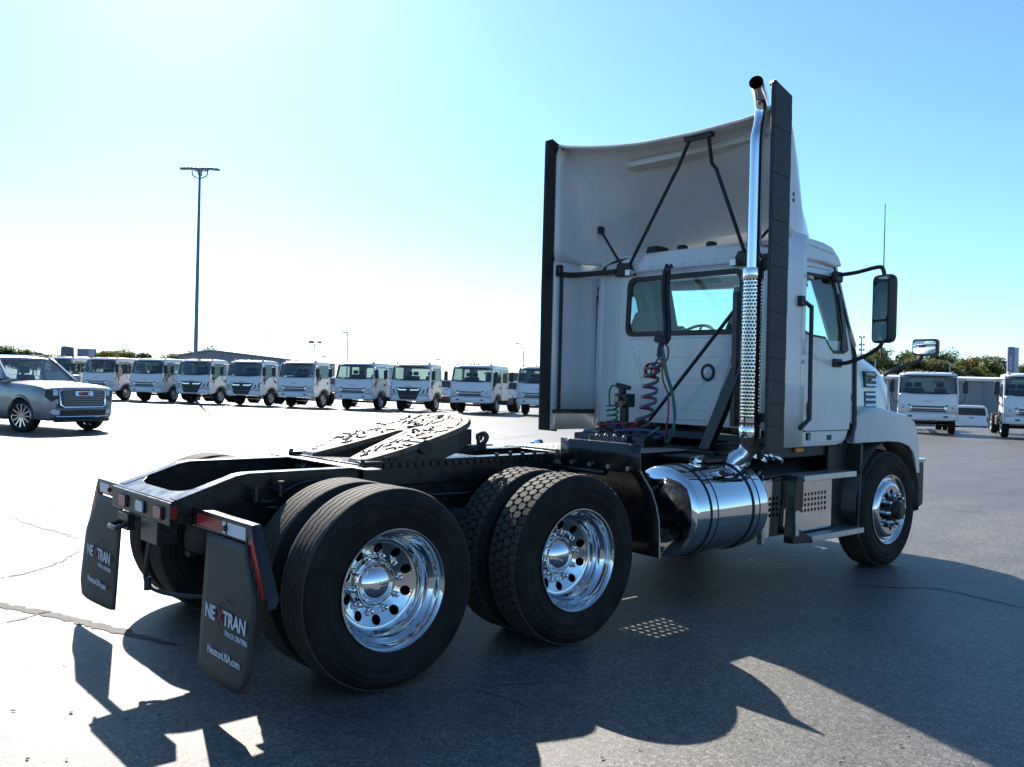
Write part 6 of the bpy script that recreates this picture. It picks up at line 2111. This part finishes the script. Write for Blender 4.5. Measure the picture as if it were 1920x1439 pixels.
def billboard(name, label, dep, lat, w_, h_, zb, mats, rz=0.0):
    t = thing(name, label, 'billboard')
    t.location = yard(dep, lat)
    t.rotation_euler = (0, 0, YAW - pi / 2 + rz)
    f = MB().b2(-w_ / 2, w_ / 2, -0.2, 0.2, zb, zb + h_).build('frame', M_POLE, t, bevel=0.03)
    MB().b2(-w_ / 2 + 0.15, w_ * 0.12, -0.23, -0.203, zb + 0.15, zb + h_ - 0.15).build('poster', mats[0], f)
    MB().b2(w_ * 0.13, w_ / 2 - 0.15, -0.23, -0.203, zb + 0.15, zb + h_ - 0.15).build('poster', mats[1], f)
    for x in (-w_ * 0.3, w_ * 0.3):
        MB().cyl((x, 0.25, -1), (x, 0.25, zb + h_ * 0.6), 0.12, n=8).build('post', M_POLE, t)


billboard('billboard', 'small blue billboard above the trucks at far left', 205, -97.2, 4.2, 1.8, 4.6, (M_SIGNB, M_SIGNP))
billboard('billboard', 'dark blue billboard rising over the right end of the grey metal building', 165, -40.6, 3.8, 0.95, 3.55, (M_SIGNB, M_SIGNB))
t = thing('water_tank', 'dark upright tank among the trees left of the small billboard', 'tank', yard(205, -101.6))
MB().lathe([(0.01, 7.0), (1.0, 6.9), (1.35, 6.6), (1.4, 4.6), (1.2, 4.3), (0.01, 4.2)], lambda a, b, q: (a, b, q), 20).build('tank', M_POLE, t, 40)
for a in range(4):
    MB().cyl((1.0 * cos(a * pi / 2 + 0.7), 1.0 * sin(a * pi / 2 + 0.7), -1), (1.0 * cos(a * pi / 2 + 0.7), 1.0 * sin(a * pi / 2 + 0.7), 4.6), 0.12, n=6).build('leg', M_POLE, t)

# ---- light poles ------------------------------------------------------------------
def big_pole():
    t = thing('lamp_post', 'tall steel light pole with four floodlight heads on curved arms', 'light pole')
    t.location = yard(52, -18.35)
    t.rotation_euler = (0, 0, YAW - pi / 2)
    H_ = 12.9
    MB().cyl((0, 0, 0), (0, 0, H_), 0.135, 0.065, n=14).build('pole', M_POLE, t, 40)
    MB().cyl((0, 0, 0), (0, 0, 0.7), 0.35, n=18).build('footing', M_BUILD, t, 40)
    for s in (1, -1):
        MB().tube(spline([(0, 0, H_ - 0.10), (s * 0.25, 0, H_ - 0.02), (s * 0.42, 0, H_ + 0.12), (s * 0.45, 0, H_ + 0.42)], 5), 0.035, 8).build('arm', M_POLE, t, 40)
        MB().prism([(s * 0.42, -0.17, H_ + 0.42), (s * 1.12, -0.17, H_ + 0.38), (s * 1.12, 0.17, H_ + 0.38), (s * 0.42, 0.17, H_ + 0.42)], (0, 0, 0.11)).build('lamp_head', M_POLE, t, bevel=0.03)
        MB().tube([(0, 0, H_), (0, s * 0.3, H_ + 0.15), (0, s * 0.35, H_ + (0.5 if s > 0 else 0.25))], 0.035, 8).build('arm', M_POLE, t, 40)
        MB().box((0.03, s * 0.6, H_ + (0.56 if s > 0 else 0.28)), (0.36, 0.6, 0.12)).build('lamp_head', M_POLE, t, bevel=0.03)
    MB().b2(-0.05, 0.05, -0.05, 0.05, H_, H_ + 0.5).build('pole_cap', M_POLE, t)


big_pole()


def small_pole(label, dep, px, top_z, heads, r=0.09, group=None):
    t = thing('lamp_post', label, 'light pole', group=group)
    t.location = yard(dep, dep * (px - 960) / FPX)
    t.rotation_euler = (0, 0, YAW - pi / 2)
    MB().cyl((0, 0, -1), (0, 0, top_z), r, r * 0.6, n=8).build('pole', M_POLE, t, 40)
    for (dx, dz, w_, h_) in heads:
        MB().tube([(0, 0, top_z - 0.3), (dx * 0.8, 0, top_z + dz)], r * 0.5, 5).build('arm', M_POLE, t)
        MB().box((dx, 0, top_z + dz), (w_, 0.5, h_)).build('lamp_head', M_POLE, t, bevel=0.03)


small_pole('twin floodlight pole behind the short cab truck', 130, 588, 6.2, ((-0.45, 0.2, 0.7, 0.35), (0.75, 0.2, 0.5, 0.3)))
small_pole('short pole with a flat lamp head right of the twin floodlight pole', 150, 606, 4.7, ((0, 0.1, 0.9, 0.16),))
small_pole('slender tall pole with one lamp head pointing left, above the crew cab truck', 110, 650, 6.9, ((-0.35, 0.05, 0.6, 0.12),))
small_pole('short far pole with a flat lamp head above the black-grille truck near the fairing', 150, 820, 4.7, ((0, 0.1, 0.9, 0.16),))
small_pole('tiny far lamp pole beside the tall steel light pole', 190, 358, 6.0, ((-0.5, 0.0, 0.8, 0.22), (0.6, 0, 0.3, 0.2)))
t = thing('street_lamp', 'curved arm street lamp left of the tractor fairing', 'street lamp', yard(125, 125 * (980 - 960) / FPX))
t.rotation_euler = (0, 0, YAW - pi / 2)
MB().cyl((0, 0, -1), (0, 0, 5.6), 0.10, 0.07, n=8).build('pole', M_POLE, t, 40)
MB().tube(spline([(0, 0, 5.5), (-0.15, 0, 6.2), (-0.45, 0, 6.65), (-0.8, 0, 6.75)], 4), 0.05, 6).build('arm', M_POLE, t, 40)
MB().box((-0.95, 0, 6.75), (0.5, 0.25, 0.14)).build('lamp_head', M_POLE, t, bevel=0.03)
# tall floodlight mast on the right
t = thing('floodlight_mast', 'tall mast with three tiers of floodlights behind the tractor mirror', 'floodlight mast', yard(190, 190 * (1613 - 960) / FPX))
t.rotation_euler = (0, 0, YAW - pi / 2)
MB().cyl((0, 0, -1), (0, 0, 13.4), 0.22, 0.12, n=8).build('mast', M_POLE, t, 40)
for z in (10.6, 11.7, 13.3):
    c = MB().b2(-0.55, 0.55, -0.05, 0.05, z - 0.05, z + 0.05).build('cross_arm', M_POLE, t)
    for x in (-0.42, 0.42):
        MB().box((x, -0.15, z + 0.12), (0.42, 0.3, 0.42)).build('floodlight', M_SIGNP, c, bevel=0.05)
for px, top, dep, lab in ((1640, 7.5, 150, 'plain thin pole rising just below the tractor mirror'), (1780, 7.2, 150, 'plain thin pole in front of the tree line above the frontal truck')):
    t = thing('utility_pole', lab, 'pole', yard(dep, dep * (px - 960) / FPX))
    MB().cyl((0, 0, -1), (0, 0, top), 0.14, 0.10, n=8).build('shaft', M_SIGNP, t, 40)
    MB().b2(-0.4, 0.4, -0.05, 0.05, top - 0.5, top - 0.4).build('cross_arm', M_POLE, t)

# ---- trees ------------------------------------------------------------------------
def crown_mesh(seed, nleaf, H_, Wd):
    rg_ = random.Random(seed)
    lobes = []
    for i in range(16):
        a = rg_.uniform(0, 2 * pi)
        h = rg_.uniform(0.30, 0.93)
        rr_ = Wd * (0.42 if h < 0.75 else 0.26) * rg_.uniform(0.35, 1.0)
        lobes.append((Vector((rr_ * cos(a), rr_ * sin(a), H_ * h)), Wd * rg_.uniform(0.13, 0.24)))
    lobes.append((Vector((0, 0, H_ * 0.86)), Wd * 0.2))
    V, F, MI = [], [], []
    for i in range(nleaf):
        c, r = rg_.choice(lobes)
        d = Vector((rg_.gauss(0, 1), rg_.gauss(0, 1), rg_.gauss(0, 0.9))).normalized()
        p = c + d * r * rg_.random() ** 0.4
        u = Vector((rg_.gauss(0, 1), rg_.gauss(0, 1), rg_.gauss(0, 1))).normalized()
        v = u.orthogonal().normalized()
        sz = rg_.uniform(0.10, 0.22)
        k = len(V)
        V += [p + u * sz, p + v * sz * 0.75, p - u * sz, p - v * sz * 0.75]
        F.append((k, k + 1, k + 2, k + 3))
    mb = MB().add(V, F)
    return mb


CROWNS = {}
TR_ = random.Random(3)


def tree(label, p, H_, Wd, ci, group, seed):
    vi = seed % 5
    key = (vi, ci)
    if key not in CROWNS:
        CROWNS[key] = crown_mesh(100 + vi, 5200, 9.0, 7.0).mesh('crown', M_LEAF[ci], merge=False)
    t = thing('leafy_tree', label, 'tree', p, TR_.uniform(0, 6), group)
    c = link('crown', CROWNS[key], t)
    c.scale = (Wd / 7.0, Wd / 7.0, H_ / 9.0)
    mb = MB().tube([(0, 0, -1.0), (0.05, 0, H_ * 0.25), (0.0, 0.1, H_ * 0.55), (0.1, 0, H_ * 0.8)], [0.26, 0.20, 0.13, 0.05], 7)
    for k in range(5):
        a = 2 * pi * k / 5 + seed
        z = H_ * (0.25 + 0.09 * k)
        mb.tube([(0, 0, z), (Wd * 0.16 * cos(a), Wd * 0.16 * sin(a), z + H_ * 0.11), (Wd * 0.30 * cos(a), Wd * 0.30 * sin(a), z + H_ * 0.2)], [0.10, 0.07, 0.03], 5)
    mb.build('trunk', M_BARK, t, 50)
    return t


CN = ['green', 'olive', 'dark green', 'yellowing']
GR = 'trees in the tree line on the right'
i = 0
for px, dep, top, wd, ci in ((1592, 168, 668, 8, 1), (1618, 160, 662, 8, 0), (1645, 172, 655, 9, 1), (1672, 158, 668, 8, 2), (1696, 170, 656, 8, 0), (1722, 160, 668, 8, 1), (1744, 172, 658, 9, 0), (1765, 158, 672, 8, 1), (1786, 170, 661, 8, 0), (1806, 160, 668, 8, 1), (1828, 174, 663, 9, 3), (1850, 160, 672, 8, 0), (1870, 172, 668, 8, 1), (1893, 162, 688, 8, 0), (1915, 172, 684, 9, 1), (1940, 165, 680, 9, 0), (1568, 172, 672, 8, 0)):
    top += TR_.uniform(-7, 8)
    wd *= TR_.uniform(0.75, 1.05)
    hor = 713.7 + (px - 960) * math.tan(ROLL)
    top_z = CAM.z + (hor - top) * dep / FPX
    p = yard(dep, dep * (px - 960) / FPX)
    nm = f'{ORD[i]} tree from the left in the right-hand tree line, {CN[ci]} crown' if i < 16 else 'tree half hidden by the tractor door at the left end of the right-hand tree line'
    tree(nm, p, top_z - p.z, wd * TR_.uniform(0.95, 1.15), ci, GR, i)
    i += 1
# low scrub that closes the foot of the tree line
for k in range(14):
    px = 1560 + k * 29
    p = yard(150, 150 * (px - 960) / FPX)
    tree(f'{ORD[k]} bushy tree from the left in the low front rank of the right-hand tree line', p, 4.9 + TR_.uniform(-0.9, 0.9), 6.0, (1, 0, 2, 0, 3)[k % 5], 'low bushy trees in front of the right-hand tree line', k + 2)
GL = 'far trees above the row of trucks on the left'
i = 0
for px, dep, top, wd, ci in ((-30, 230, 655, 11, 2), (8, 220, 648, 9, 2), (34, 225, 656, 9, 1), (62, 230, 660, 8, 2), (98, 215, 664, 9, 1), (132, 220, 668, 9, 2), (178, 225, 661, 8, 1), (198, 220, 658, 9, 1), (222, 230, 657, 10, 1), (244, 222, 660, 9, 1), (266, 218, 662, 6, 2), (300, 230, 672, 8, 1), (322, 235, 664, 9, 1), (408, 170, 655, 7, 2), (428, 175, 659, 6, 2)):
    hor = 713.7 + (px - 960) * math.tan(ROLL)
    top_z = CAM.z + (hor - top) * dep / FPX
    p = yard(dep, dep * (px - 960) / FPX)
    lab = f'{ORD[i]} tree from the left above the left-hand trucks, {CN[ci]} crown' if px < 400 else ('dark tree top above the ridge of the grey metal building' if px < 415 else 'smaller dark tree top just right of the building ridge')
    tree(lab, p, top_z - p.z, wd, ci, GL, i)
    i += 1
# trees and the sales building behind the photographer: seen in the chrome
for k in range(9):
    a = YAW + pi + radians(-62 + 16 * k)
    d = 70 + 9 * (k % 3)
    tree(f'{ORD[k]} tree behind the photographer, counted along the back fence', Vector((CAM.x + d * cos(a), CAM.y + d * sin(a), 0)), 7.5 + (k % 4), 8, (0, 1, 2)[k % 3], 'trees behind the photographer', k)
t = thing('sales_building', 'white sales building behind the photographer, seen mirrored in the hub caps', 'building')
t.location = Vector((CAM.x, CAM.y, 0)) + Vector((-8, -46, 0))
MB().b2(-9, 9, -6, 6, 0, 4.6).build('wall', M_ROOFW, t)
MB().b2(-9.4, 9.4, -6.4, 6.4, 4.6, 5.1).build('roof', M_BUILD, t)
for k in range(6):
    MB().b2(-8 + 2.7 * k, -6 + 2.7 * k, 6.0, 6.03, 0.8, 3.0).build('window', M_GRILLE, t)
